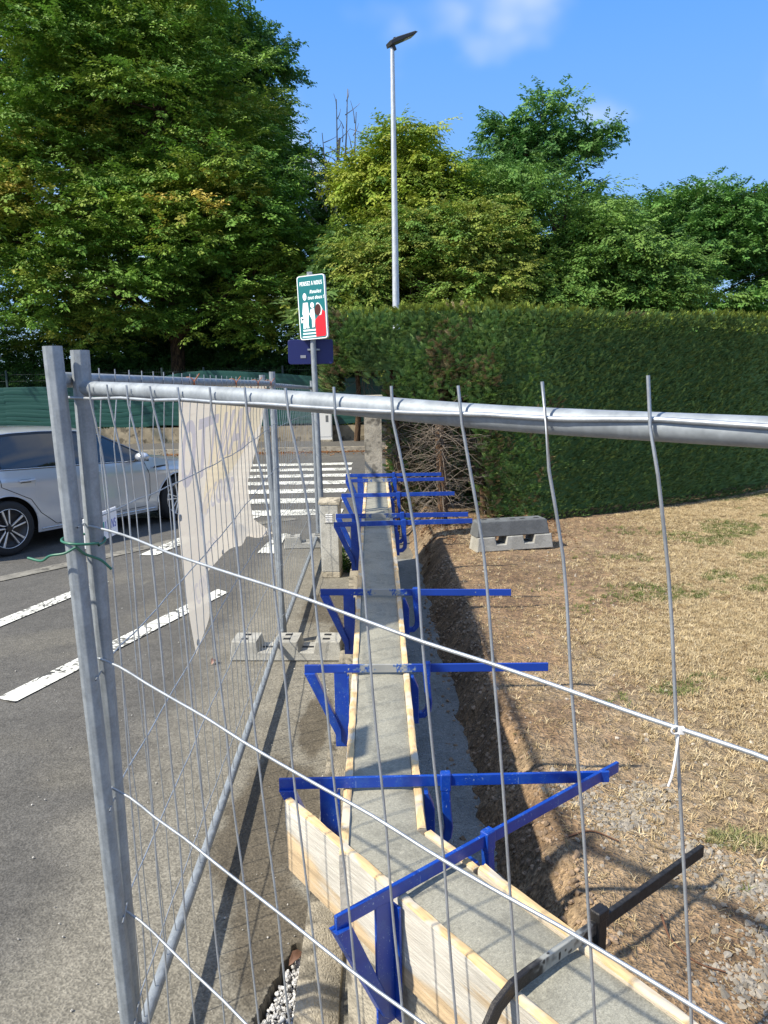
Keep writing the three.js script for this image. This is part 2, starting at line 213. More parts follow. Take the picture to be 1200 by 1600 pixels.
// ------------------------------------------------------------------ ground
structure('ground', flat([[-400, -400], [400, -400], [400, 60], [-400, 60]], -.14), mat({ color: C(.16, .14, .09), roughness: 1 }), 'earth under and around the street', 'ground');
const inPoly = (pts, x, z) => { let c = false; for (let i = 0, j = pts.length - 1; i < pts.length; j = i++) { const [xi, zi] = pts[i], [xj, zj] = pts[j]; if ((zi > z) !== (zj > z) && x < (xj - xi) * (z - zi) / (zj - zi) + xi) c = !c; } return c; };
const holePts = [[-.45, -1.5], [-.43, -1.80], [-.405, -1.97], [-.375, -2.1], [-.35, -2.19], [-.315, -2.30], [-.27, -2.31], [-.245, -2.26], [-.235, -1.5]];
const holeAt = (x, z) => inPoly(holePts, x + .02 * (vn(x * 30, z * 30, 301) - .5), z + .04 * (vn(x * 24, z * 24, 302) - .5));
{
  const xs = steps([-80, -20, 3], [-20, -6, .5], [-6, -2.4, .12], [-2.4, -.8, .05], [-.8, -.48, .03], [-.48, -.22, .0085], [-.22, .12, .06], [.12, 30, 3]), zs = steps([-21.45, -12, .35], [-12, -6, .12], [-6, -2.6, .05], [-2.6, -2.36, .02], [-2.36, -1.55, .0085], [-1.55, 0, .08], [0, 14, 1]);
  const wet = [[-.50, -3.05, .24, .62], [-.42, -2.35, .15, .3], [-.40, -4.0, .1, .5], [-.44, -6.3, .34, .62], [-.34, -5.6, .12, .3], [-.55, -2.75, .12, .18]];
  structure('road', gridGeo(xs, zs, (x, z) => (x > -.6 && z < -1.4 && z > -2.6 && holeAt(x, z) ? -.055 - .01 * vn(x * 60, z * 60, 7) : .006 * (fbm(x * 1.3, z * 1.3, 41, 3) - .5)) + 0, (x, z) => {
    const big = fbm(x * .5, z * .5, 44, 4), mid = fbm(x * 3, z * 3, 45, 4), fine = fbm(x * 14, z * 14, 46, 3);
    let k = .15 + .045 * (big - .5) + .05 * (mid - .5) + .035 * (fine - .5), c = [k, k * .982, k * .935];
    const pave = sm(-1.5, -.95, x + .35 * (mid - .5) + .25 * (big - .5)) * sm(-10, -7.5, z) ;           // the footway: paler, sandier surfacing
    const sand = [.335, .318, .27].map(q => q * (1 + .3 * (mid - .5) + .25 * (fine - .5)));
    c = c.map((q, i) => lerp(q, sand[i], pave * .85));
    const dust = sm(.55, .72, fbm(x * 1.1 + 5, z * 1.1, 47, 4)) * .45; c = c.map((q, i) => lerp(q, [.26, .245, .205][i], dust));
    let w = 0; for (const [wx, wz, rx, rz] of wet) w = Math.max(w, sm(.5, .62, .5 + .5 * (1 - Math.hypot((x - wx) / rx, (z - wz) / rz)) + .35 * (fbm(x * 7, z * 7, 48, 3) - .5)));
    c = c.map((q, i) => q * lerp(1, [.50, .46, .41][i], w));
    for (const [sx, sz, sr] of [[-1.22, -2.17, .035], [-1.42, -2.06, .022], [-2.0, -7.7, .05], [-2.6, -6.6, .04], [-2.3, -7.2, .06], [-3.2, -6.9, .06], [-2.9, -7.6, .05], [-1.2, -4.2, .04]]) { const d = Math.hypot(x - sx, (z - sz)) / sr + .8 * (fine - .5); if (d < 1) c = c.map((q, i) => lerp(q, [.3, .29, .25][i], sm(1, .6, d) * .7)); }
    if (x > -.6 && z < -1.4 && z > -2.6 && holeAt(x, z)) c = [.07, .06, .05];
    return c;
  }), M.asphalt, 'grey asphalt road and sandy footway beside the wall', 'road');
}
// concrete channel along the far side of the parking bays, and painted lines
const ribbon = (pts, w0, y) => { const L = [], Rr = []; for (let i = 0; i < pts.length; i++) { const a = pts[Math.max(0, i - 1)], b = pts[Math.min(pts.length - 1, i + 1)], dx = b[0] - a[0], dz = b[1] - a[1], l = Math.hypot(dx, dz); L.push([pts[i][0] - dz / l * w0 / 2, pts[i][1] + dx / l * w0 / 2]); Rr.unshift([pts[i][0] + dz / l * w0 / 2, pts[i][1] - dx / l * w0 / 2]); } return flat([...L, ...Rr], y); };
structure('gutter_strip', ribbon([[-6.2, -4.9], [-5.0, -6.15], [-3.8, -7.4], [-3.0, -8.5], [-2.45, -9.3], [-1.7, -10.25], [-1.25, -10.6]], .2, .008), M.gutter, 'pale concrete gutter strip crossing the asphalt', 'gutter');
for (const [pts, label] of [
  [[[-2.36, -4.41], [-2.22, -4.34], [-1.42, -6.74], [-1.54, -6.86]], 'cracked white parking bay line running towards the footway'],
  [[[-3.36, -5.25], [-3.22, -5.18], [-2.66, -7.2], [-2.79, -7.26]], 'white parking bay line beside the concrete gutter strip'],
  [[[-2.74, -8.38], [-2.54, -8.36], [-2.3, -9.3], [-2.52, -9.42]], 'short slanted white dash on the road beside the car'],
  [[[-2.2, -10.0], [-1.98, -9.96], [-1.75, -10.9], [-1.98, -11.0]], 'short worn white dash on the road behind the banner'],
  [[[-1.42, -8.38], [-1.2, -8.34], [-1.22, -9.5], [-1.36, -9.45]], 'pointed white dash on the road beyond the banner'],
]) structure('road_marking', flat(pts, .0085), M.marking, label, 'road marking');
[11.1, 12.25, 13.4, 14.55, 15.7, 16.85, 18.0].forEach((z, i) => structure('crossing_stripe', flat([[-4.6 - .12 * i, -z + .26], [-.62 + (i % 2) * .03 - .02 * i, -z + .24], [-.6 - .02 * i, -z - .28], [-4.6 - .12 * i, -z - .26]], .0085), M.marking, 'white stripe of the pedestrian crossing on the road', 'crossing stripe'));
structure('kerb', sweep([V(30, 0, -21.5), V(-80, 0, -21.5)], [[-.07, -.1], [.07, -.1], [.07, .12], [.05, .135], [-.07, .135]]), M.concrete, 'pale concrete kerb along the far side of the road', 'kerb');
structure('pavement', flat([[-80, -25], [30, -25], [30, -21.55], [-80, -21.55]], .128), mat({ map: rep(T.asphalt, .5), color: C(.16, .155, .15), roughness: .95 }), 'asphalt pavement in front of the green fence', 'pavement');

// soil and dry lawn on the garden side
const distWall = (x, z) => { const d1 = z < -1.772 ? Math.abs(x - cx(-z)) : 9; const s = Math.max(0, Math.min(2.2, (x - corner.x) * dir2.x + (z - corner.z) * dir2.z)); return Math.min(d1, Math.hypot(x - corner.x - dir2.x * s, z - corner.z - dir2.z * s)); };
const lawnY = (x, z) => { const e = distWall(x, z) + .12 * (fbm(x * 5, z * 5, 61, 3) - .5), t = z < -1.9 ? sm(.32, .66, e) : sm(.08, .42, e); return lerp(-.06, .25, t) + .05 * (fbm(x * .8, z * .8, 62, 3) - .5) * t + .03 * (fbm(x * 6, z * 6, 63, 4) - .5) * (.4 + t * .6) + .05 * (fbm(x * 15, z * 15, 70, 4) - .5) * 4 * t * (1 - t) + .008 * (fbm(x * 30, z * 30, 74, 2) - .5) + .01 * Math.max(0, -z - 5); };
const grassAmount = (x, z) => Math.min(1, Math.max(0, sm(.9, 2.4, x - .55 * sm(4.5, 8, -z) * 2 + .9 * (fbm(x * 1.2, z * 1.2, 64, 4) - .5)) * sm(1.6, 5.6, -z + .4 * x + 2.2 * (fbm(x * .9 + 9, z * .9, 65, 4) - .5))));
{
  const xs = steps([.06, .9, .018], [.9, 2.2, .03], [2.2, 4, .08], [4, 12, .3], [12, 40, 3]), zs = steps([-40, -14, 2], [-14, -8, .15], [-8, -4, .05], [-4, -1, .022], [-1, 6, .25]);
  structure('lawn', gridGeo(xs, zs, lawnY, (x, z) => {
    const a = fbm(x * 2, z * 2, 66, 4), b = fbm(x * 11, z * 11, 67, 3), g = grassAmount(x, z);
    let c = [.42, .29, .175].map(q => q * (1 + .7 * (a - .5) + .5 * (b - .5)));
    const pale = sm(.52, .7, fbm(x * .9 + 3, z * .9 + 2, 68, 4)); c = c.map((q, i) => lerp(q, [.50, .41, .28][i] * (1 + .5 * (b - .5)), pale * .6));
    c = c.map((q, i) => lerp(q, [.38, .30, .175][i] * (1 + .5 * (b - .5)), g * .8));
    const clay = sm(.56, .66, fbm(x * 3.1 + 2, z * 3.1 + 6, 69, 4)); c = c.map((q, i) => lerp(q, [.27, .175, .105][i] * (1 + .6 * (b - .5)), clay * (1 - g) * .7));
    return c;
  }), M.soil, 'bare soil and dry straw-coloured lawn beside the wall', 'lawn');
}
structure('concrete_footing', sweep(leg1(0, 1.95, 7.9).map(p => V(p.x + .26, 0, p.z)), [[-.2, -.1], [.15, -.1], [.12, .018], [-.2, .022]], { jag: .02, seed: 5 }), M.slab, 'wet grey concrete footing along the garden side of the wall', 'footing');
structure('kerb', sweep([...leg1(0, 1.0, 8.2)].map(p => V(-.205 - .0095 * (-p.z - 1.8), 0, p.z)), [[-.06, -.06], [.075, -.06], [.075, .075], [.03, .07], [-.05, .02]], { jag: .008, seed: 6 }), M.concrete, 'rough old concrete edging at the foot of the wall', 'kerb');

// ------------------------------------------------------------------ the wall being cast: stem, fresh concrete, boards
{
  const w = group('garden_wall', 'low concrete wall being cast between formwork boards, turning a corner', 'wall');
  const path = [...leg1(), ...[.4, .8, leg2End].map(s => corner.clone().addScaledVector(dir2, s).setY(.72))];
  part('wall_stem', sweep(path.map(p => p.clone()), [[-.1, -1], [.1, -1], [.1, -.17], [-.1, -.17]].map(([a, b]) => [a, b]), { jag: .004, seed: 7 }), M.concrete, w, 'rough grey lower wall');
  const fine = []; for (let i = 0; i < path.length - 1; i++) { const n = Math.ceil(path[i].distanceTo(path[i + 1]) / .1); for (let k = 0; k < n; k++) fine.push(path[i].clone().lerp(path[i + 1], k / n)); } fine.push(path[path.length - 1]);
  part('fresh_concrete', sweep(fine, [[-.0855, -.168], [.0855, -.168], [.0855, -.007], [.055, -.004], [.02, -.003], [-.02, -.003], [-.055, -.004], [-.0855, -.007]], { jag: .0022, seed: 8 }), M.fresh, w, 'freshly levelled wet grey concrete');
}
function board(pts, label, clean, seed, hh = .2) {
  const g = group('formwork_board', label, 'board');
  const dense = []; for (let i = 0; i < pts.length - 1; i++) { const n = Math.max(1, Math.ceil(pts[i].distanceTo(pts[i + 1]) / .06)); for (let k = 0; k < n; k++) dense.push(pts[i].clone().lerp(pts[i + 1], k / n)); } dense.push(pts[pts.length - 1]);
  part('plank', sweep(dense, [[-.0115, -hh], [.0115, -hh], [.0115, -.006], [.0105, -.004], [-.0105, -.004], [-.0115, -.006]], { jag: .0008, seed, hh }), clean ? M.woodClean : M.wood, g);
  part('sawn_edge', sweep(dense, [[-.0110, -.0042], [.0110, -.0042], [.0100, .0], [.004, .0012], [-.005, .0006], [-.0100, -.0004]], { jag: .0032, seed: seed + 1 }), M.woodEdge, g, 'rough top edge smeared with cement');
  return g;
}
const offs = .0978;
board(leg1(-offs, 1.70, 4.86), 'formwork board on the street side of the wall, from the corner to the slatted post', 0, 21);
board(leg1(-offs, 4.875, 7.4), 'formwork board on the street side of the wall, ending at the weathered pillar', 0, 22);
board(leg1(offs, 1.80, 4.72), 'formwork board on the garden side of the wall, from the corner onward', 1, 23);
board(leg1(offs, 4.735, 7.4), 'formwork board on the garden side of the wall, ending at the weathered pillar', 1, 24);
const perp = V(.812, 0, -.583);                                          // to the garden side of leg two
const on2 = (s, o, y = .72) => corner.clone().addScaledVector(dir2, s).addScaledVector(perp, o).setY(y);
board([on2(-.295, -offs - .012, .727), on2(.3, -offs - .003, .722), on2(leg2End, -offs, .72)], 'long formwork board overshooting the corner on the street side', 0, 25, .205);
board([on2(.05, offs + .004), on2(.235, offs)], 'short offcut of formwork board at the inner corner', 1, 26);
board([on2(.245, offs + .006, .728), on2(.7, offs, .722), on2(leg2End, offs, .72)], 'formwork board on the garden side, under the black clamp', 1, 27);

// weathered pillar at the far end, slatted post in front of it
{
  const g = group('concrete_pillar', 'tall weathered concrete pillar at the end of the wall', 'pillar', [-.095, 0, -7.56], R(2));
  part('shaft', sweep([V(0, 0, .085), V(0, 0, -.085)], [[-.085, 0], [.085, 0], [.085, 1.69], [-.085, 1.69]], { jag: .006, seed: 31 }), M.concrete, g);
  part('cap', bx(.2, .045, .2, 0, 1.713, 0, .008), M.concrete, g);
}
{
  const g = group('concrete_post', 'short pale concrete post with a slatted vent beside the sign pole', 'post', [-.515, 0, -7.33], R(-6));
  part('shaft', bx(.175, .66, .19, 0, .385, 0, .008), M.concretePale, g);
  part('plinth', bx(.18, .055, .195, 0, .0275, 0, .006), M.concrete, g);
  { const s = extr([[-.1, 0], [.1, 0], [.1, .02], [.0, .058], [-.1, .02]], .205, .004); s.rotateY(Math.PI / 2); s.translate(0, .715, 0); part('cap', s, M.concrete, g); }
  const v = part('vent_plate', bx(.095, .1, .006, .0, .585, .0965, .002), M.concreteFoot, g);
  for (let k = 0; k < 5; k++) part('slat', bx(.068, .0085, .006, .0, .55 + k * .0175, .101, .001), mat({ color: C(.78, .78, .78) }), v);
}

// ------------------------------------------------------------------ formwork clamps
const jawArm = (() => { const o = [], i = []; const pts = [[.178, .042], [.178, -.02], [.181, -.07], [.186, -.12], [.182, -.15], [.165, -.168], [.142, -.17]]; for (let k = 0; k < pts.length; k++) { const a = pts[Math.max(0, k - 1)], b = pts[Math.min(pts.length - 1, k + 1)], dx = b[0] - a[0], dy = b[1] - a[1], l = Math.hypot(dx, dy), w = .0125; o.push([pts[k][0] - dy / l * w, pts[k][1] + dx / l * w]); i.unshift([pts[k][0] + dy / l * w, pts[k][1] - dx / l * w]); } return extr([...o, ...i], .024, .003); })();
const clampGeo = {
  bar: bx(.925, .032, .0105, .175, .018, 0, .002),
  web: bx(.05, .30, .007, -.15, -.148, 0, .0015), flange: bx(.007, .285, .042, -.1215, -.155, 0, .0015),
  brace: extr([[-.2875, .003], [-.247, .003], [-.152, -.225], [-.152, -.275], [-.166, -.262]], .03, .002),
  arm: jawArm, collar: bx(.03, .052, .026, .178, .014, 0, .004), pad: mergeGeometries([extr([[.117, -.012], [.128, -.012], [.146, -.06], [.146, -.2], [.117, -.2]], .034, .002)]),
};
const clampGroup = 'blue clamps along the formwork';
function makeClamp(label) {
  const g = group('formwork_clamp', label, 'clamp', [0, 0, 0], 0, clampGroup);
  part('bar', clampGeo.bar, M.blue, g);
  const leg = part('fixed_leg', clampGeo.web, M.blue, g); part('leg_flange', clampGeo.flange, M.blue, leg);
  part('brace', clampGeo.brace, M.blue, g);
  const jaw = part('sliding_jaw', clampGeo.arm, M.blue, g); part('collar', clampGeo.collar, M.blue, jaw); part('pressure_pad', clampGeo.pad, M.blue, jaw);
  return g;
}
const clamp0 = makeClamp('');
[
  [7.70, -1, 'blue formwork clamp, first from the tall weathered pillar', .015],
  [7.15, 1.2, 'blue formwork clamp with concrete on its bar, second from the tall weathered pillar', .0],
  [6.22, 1, 'blue formwork clamp, third from the tall weathered pillar', .01],
  [5.30, -1, 'blue formwork clamp with bare metal worn on its bar, fourth from the weathered pillar', .0],
  [5.02, 3.2, 'blue formwork clamp, fifth from the tall weathered pillar', .006],
  [3.63, -4, 'blue formwork clamp standing alone between the fence foot and the slatted post', .02],
  [2.79, -1.4, 'blue formwork clamp whose jaw rises above a scuffed bar beside the fence foot', .005],
  [2.00, .6, 'blue formwork clamp over the corner of the wall, behind the overshooting board', .005],
].forEach(([d, turn, label, dx], i) => {
  const c = i ? clamp0.clone() : clamp0; if (i) { c.name = numbered('formwork_clamp'); scene.add(c); }
  const dd = Math.min(d, 7.36); c.userData = { label, category: 'clamp', group: clampGroup };
  if ([1, 3, 5, 6].includes(i)) c.children[0].material = M.blueSmear;
  c.position.set(cx(dd) + dx * .2 - .003, hTop(dd) + .0035, -dd); c.rotation.y = R(turn);
  if (i === 0) c.position.set(cx(7.38) - .01, hTop(7.38) + .0035 + .018, -7.40);
});
{
  const c = clamp0.clone(); c.name = numbered('formwork_clamp'); scene.add(c); c.userData = { label: 'blue formwork clamp set across the angled leg of the wall', category: 'clamp', group: clampGroup };
  const p = on2(.203, -.004, .7255); c.position.copy(p); c.rotation.y = Math.atan2(.645, .79); c.children[0].scale.x = 1.08; c.children[0].position.x = .22 - .175 * 1.08;
}
{ // older forged black clamp, its end bent down like a hook
  const p = on2(.552, 0, .724), g = group('forged_clamp', 'black forged clamp with a hooked end and cement smears on its bar', 'clamp', [p.x, p.y, p.z], Math.atan2(.616, .788));
  part('bar', bx(.62, .03, .012, .235, .017, 0, .003), M.ironBar, g);
  const pts = [[-.07, .017], [-.11, .014], [-.15, -.004], [-.178, -.04], [-.19, -.09], [-.19, -.15], [-.178, -.19], [-.14, -.2]], o = [], q = [];
  for (let k = 0; k < pts.length; k++) { const a = pts[Math.max(0, k - 1)], b = pts[Math.min(pts.length - 1, k + 1)], dx = b[0] - a[0], dy = b[1] - a[1], l = Math.hypot(dx, dy), w = .015; o.push([pts[k][0] - dy / l * w, pts[k][1] + dx / l * w]); q.unshift([pts[k][0] + dy / l * w, pts[k][1] - dx / l * w]); }
  part('hook', extr([...o, ...q], .0125, .002), M.iron, g);
  const j = part('sliding_jaw', bx(.03, .15, .02, .15, -.032, 0, .004), M.iron, g); part('jaw_head', bx(.036, .026, .026, .15, .04, 0, .005), M.iron, j);
}

// ------------------------------------------------------------------ site fence panels
// P(s, y): s metres along the panel from its first post, y height
function panel(name, label, o) {
  const g = group(name, label, 'fence', [0, 0, 0], 0, 'steel site fence panels');
  const A = V(o.A[0], 0, o.A[1]), B = V(o.B[0], 0, o.B[1]), L = A.distanceTo(B), d = B.clone().sub(A).normalize();
  const P = o.P || ((s, y) => A.clone().addScaledVector(d, s).add(V(lerp(o.leanA || 0, o.leanB || 0, s / L) * y / 1.93, y, 0)));
  const n = V(-d.z, 0, d.x).multiplyScalar(o.face || 1);                  // the side the wires are welded on
  const y0 = o.y0 || [0, 0];
  part('post', pipe(P(0, y0[0]), P(0, o.H), .021), M.galv, g); part('post', pipe(P(L, y0[1]), P(L, o.H2 || o.H), .021), M.galv, g);
  const line = (f, k = 12) => { const a = []; for (let i = 0; i <= k; i++) { const s = lerp(.012, L - .012, i / k); a.push(P(s, f(s))); } return a; };
  part('top_rail', tube(line(o.rail), o.rr || .0175, 14, 48), M.galv, g); part('bottom_rail', tube(line(o.bottom), o.rr || .0175, 12, 30), M.galv, g);
  const rr = rng(o.seed);
  o.hs.forEach((f, hi) => { const a = [], lift = o.onRail && hi === 0 ? .0195 : .0065; const k = 30; for (let i = 0; i <= k; i++) { const s = lerp(-.03, L + .02, i / k); a.push(P(s, f(s) + (i % 30 ? (rr() - .5) * .006 : 0)).addScaledVector(n, (s < .04 || s > L - .03 ? .0235 : lift) + (rr() - .5) * .004)); } part('cross_wire', tube(a, o.onRail ? .0033 : .0021, 6, 60), M.wire, g); });
  o.vs.forEach(v => {
    const top = o.rail(v.s) + v.up, bot = o.bottom(v.s) - .02, a = [], ys = [top, o.rail(v.s) - .02]; o.hs.forEach(f => ys.push(f(v.s))); ys.push(bot);
    ys.sort((p, q) => q - p); const pts = []; ys.forEach((y, i) => { pts.push(y); if (i < ys.length - 1 && i > 0) pts.push((y + ys[i + 1]) / 2); });
    const wob = (rr() - .5) * .012;
    pts.forEach((y, i) => { const k = (i && i < pts.length - 1) ? (rr() - .5) * (o.wob || .008) : 0; a.push(P(v.s + (v.lean ? v.lean(v.s) * (top - y) : 0) + k + wob * Math.sin((top - y) * 3.1), y).addScaledVector(n, y > o.rail(v.s) - .03 ? (o.onRail ? .0245 : .0205) : .002 + (rr() - .5) * .004)); });
    part('mesh_wire', tube(a, o.onRail ? .0023 : .0017, 5, (pts.length - 1) * 2, .4), M.wire, g);
  });
  return { g, P, L, d, n };
}
const near = (() => {
  const A = [-.69, -1.8], d = [.738, .675], L = 3.45;
  const tops = [.056, .136, .217, .307, .406, .51, .613, .721, .835, .954, 1.076, 1.208, 1.346]; for (let s = 1.48; s < L - .05; s += .13) tops.push(s);
  const up = [.012, .012, .012, .012, .012, .016, .02, .022, .028, .034, .04, .05, .058];
  return panel('site_fence_panel', 'galvanised steel mesh fence panel crossing in front of the wall corner', {
    A, B: [A[0] + d[0] * L, A[1] + d[1] * L], H: 1.928, H2: 1.84, y0: [0, .22], face: 1, onRail: 1, seed: 71,
    rail: s => table([[0, 1.842], [.44, 1.828], [.94, 1.805], [1.2, 1.79], [1.5, 1.783], [3.5, 1.74]], s), bottom: s => .17 - .02 * s, rr: .0168,
    hs: [s => table([[0, 1.822], [.44, 1.816], [.95, 1.8], [1.5, 1.793], [3.5, 1.75]], s), s => 1.523 - .064 * s, s => 1.197 - .079 * s, s => .864 - .07 * s, s => .53 - .07 * s, s => .205 - .03 * s],
    vs: tops.map((s, i) => ({ s: s + .022 - .03 * Math.max(0, s - 1), up: up[i] ?? .06, lean: q => .098 * sm(.0, .5, q) })), wob: .006,
  });
})();
const second = panel('site_fence_panel', 'galvanised steel mesh fence panel carrying the faded banner', {
  A: [-.675, -1.745], B: [-.745, -5.32], leanA: -.054, leanB: 0, H: 1.935, seed: 72, face: 1,
  rail: s => 1.862 - .002 * s, bottom: s => .13 - .02 * Math.sin(s * .9) - (s > 3.3 ? .03 : 0), hs: [1.53, 1.2, .87, .54, .21].map((h, i) => (s => h + .05 * (s / 3.5) - .04 * Math.sin(s * .9 + i))), wob: .014,
  vs: Array.from({ length: 29 }, (_, i) => ({ s: .1 + i * .118, up: .03 })),
});
const third = panel('site_fence_panel', 'galvanised steel mesh fence panel ending beside the sign pole', {
  A: [-.735, -5.355], B: [-.775, -8.86], leanA: -.085, leanB: -.02, H: 1.915, H2: 1.89, seed: 73, face: 1,
  rail: s => 1.85 - .012 * s, bottom: s => .12 + .0 * s, hs: [1.52, 1.19, .86, .53, .2].map((h, i) => (s => h + .02 * Math.sin(s + i))), wob: .01,
  vs: Array.from({ length: 29 }, (_, i) => ({ s: .1 + i * .118, up: .015 })),
});
// green coated wire twisted round the two posts
{
  const a = V(-.712, 1.475, -1.745), b = V(-.69, 1.475, -1.8), g = group('wire_tie', 'green coated wire tie twisted round the two fence posts', 'wire');
  const loop = []; for (let i = 0; i <= 14; i++) { const t = i / 14 * Math.PI * 2 + .4, m = a.clone().lerp(b, .5); loop.push(V(m.x - .004 + .046 * Math.cos(t), 1.485 + .012 * Math.sin(t * .5), m.z + .002 + .058 * Math.sin(t))); }
  part('loop', tube(loop, .0031, 6, 56), M.tieGreen, g);
  part('tail', tube([V(-.70, 1.487, -1.715), V(-.725, 1.474, -1.705), V(-.76, 1.468, -1.71), V(-.79, 1.452, -1.73), V(-.83, 1.455, -1.75)], .0031, 6, 24), M.tieGreen, g);
  part('tail', tube([V(-.70, 1.487, -1.712), V(-.69, 1.465, -1.735), V(-.665, 1.445, -1.76), V(-.645, 1.42, -1.77)], .0031, 6, 20), M.tieGreen, g);
}
{ // a cut white cable tie left on a mesh crossing
  const g = group('cable_tie', 'white plastic cable tie hanging from a wire crossing of the front panel', 'cable tie'), m = mat({ color: C(.75, .75, .74), roughness: .45 }), p = near.P(1.402, 1.434).addScaledVector(near.n, .006), l = [];
  for (let k = 0; k <= 12; k++) { const q = k / 12 * 6.1; l.push(p.clone().add(V(.0045 * Math.cos(q), .0045 * Math.sin(q), 0)).addScaledVector(near.n, .006 * Math.sin(q * .5))); }
  part('loop', tube(l, .0012, 5, 30), m, g); part('tail', tube([p.clone().add(V(.002, 0, 0)), p.clone().add(V(-.002, -.03, .004)), p.clone().add(V(-.006, -.055, .006)), p.clone().add(V(-.009, -.07, .004))], .0017, 5, 16), m, g); part('head', bx(.007, .009, .006, p.x + .003, p.y, p.z + .004, .001), m, g);
}
// white plate wired to the second panel
{
  const c = document.createElement('canvas'); c.width = 512; c.height = 200; const x = c.getContext('2d'); x.fillStyle = '#e9ebee'; x.fillRect(0, 0, 512, 200); x.fillStyle = '#2a3fa8'; x.font = 'bold 92px sans-serif'; x.textAlign = 'right'; x.fillText('LIANS', 492, 138, 190); x.fillStyle = '#2fa39a'; x.fillRect(262, 70, 30, 66);
  const t = new THREE.CanvasTexture(c); t.colorSpace = THREE.SRGBColorSpace;
  const g = group('name_plate', 'small white plate with blue lettering wired to the banner panel', 'plate', [-.735, 1.487, -1.965], R(87)); 
  part('board', bx(.2, .075, .004, 0, 0, 0, .001), mat({ color: C(.78, .79, .8), roughness: .5 }), g);
  const pl = new THREE.PlaneGeometry(.196, .072); pl.translate(0, 0, .0035); part('print', pl, mat({ map: t, roughness: .5 }), g);
}
// concrete fence feet
const footProfile = [[-.385, 0], [.385, 0], [.37, .135], [.2, .135], [.185, .062], [.095, .062], [.08, .135], [-.08, .135], [-.095, .062], [-.185, .062], [-.2, .135], [-.37, .135]];
function makeFoot(label, pos, turn, m, grp) {
  const g = group('fence_foot', label, 'fence foot', pos, turn, grp);
  const e = extr(footProfile, .23, .008), p = e.attributes.position; for (let i = 0; i < p.count; i++) p.setZ(i, p.getZ(i) * (1 - .16 * p.getY(i) / .135)); e.computeVertexNormals();
  part('block', e, m, g); for (const sx of [-.29, 0, .27]) for (const dz of [-.045, .045]) part('socket', bx(.05, .006, .035, sx, .1345, dz, .002), M.black, g, 'dark hole for a fence post');
  for (const sx of [-.14, .14]) part('slot', bx(.085, .006, .03, sx, .0625, 0, .002), M.black, g, 'dark slot in the saddle');
  return g;
}
makeFoot('grey concrete fence foot under the posts beside the banner', [-.675, .002, -5.08], R(-3), M.concreteFoot, 'concrete fence feet');
makeFoot('grey concrete fence foot behind the short slatted post', [-.77, .002, -8.72], R(4), M.concreteFoot, 'concrete fence feet');
const lowY = lawnY(1.21, -7.2) + .004;
makeFoot('pale concrete fence foot standing on the lawn by the hedge', [1.21, lowY, -7.2], R(13), M.concreteFoot, 'concrete fence feet');
{
  const f = group('fence_foot', 'dark grey solid fence foot lying on top of the pale foot', 'fence foot', [1.195, lowY + .136, -7.21], R(13), 'concrete fence feet');
  const e = extr([[-.365, 0], [.365, 0], [.345, .13], [.325, .145], [-.325, .145], [-.345, .13]], .21, .008), p = e.attributes.position; for (let i = 0; i < p.count; i++) p.setZ(i, p.getZ(i) * (1 - .2 * p.getY(i) / .145)); e.computeVertexNormals(); part('block', e, M.concreteDark, f);
  for (const sx of [-.25, -.12, .02, .12, .26]) part('socket', bx(.05, .005, .035, sx, .1445, (sx > 0 ? .02 : -.02), .002), M.black, f, 'dark hole for a fence post');
}

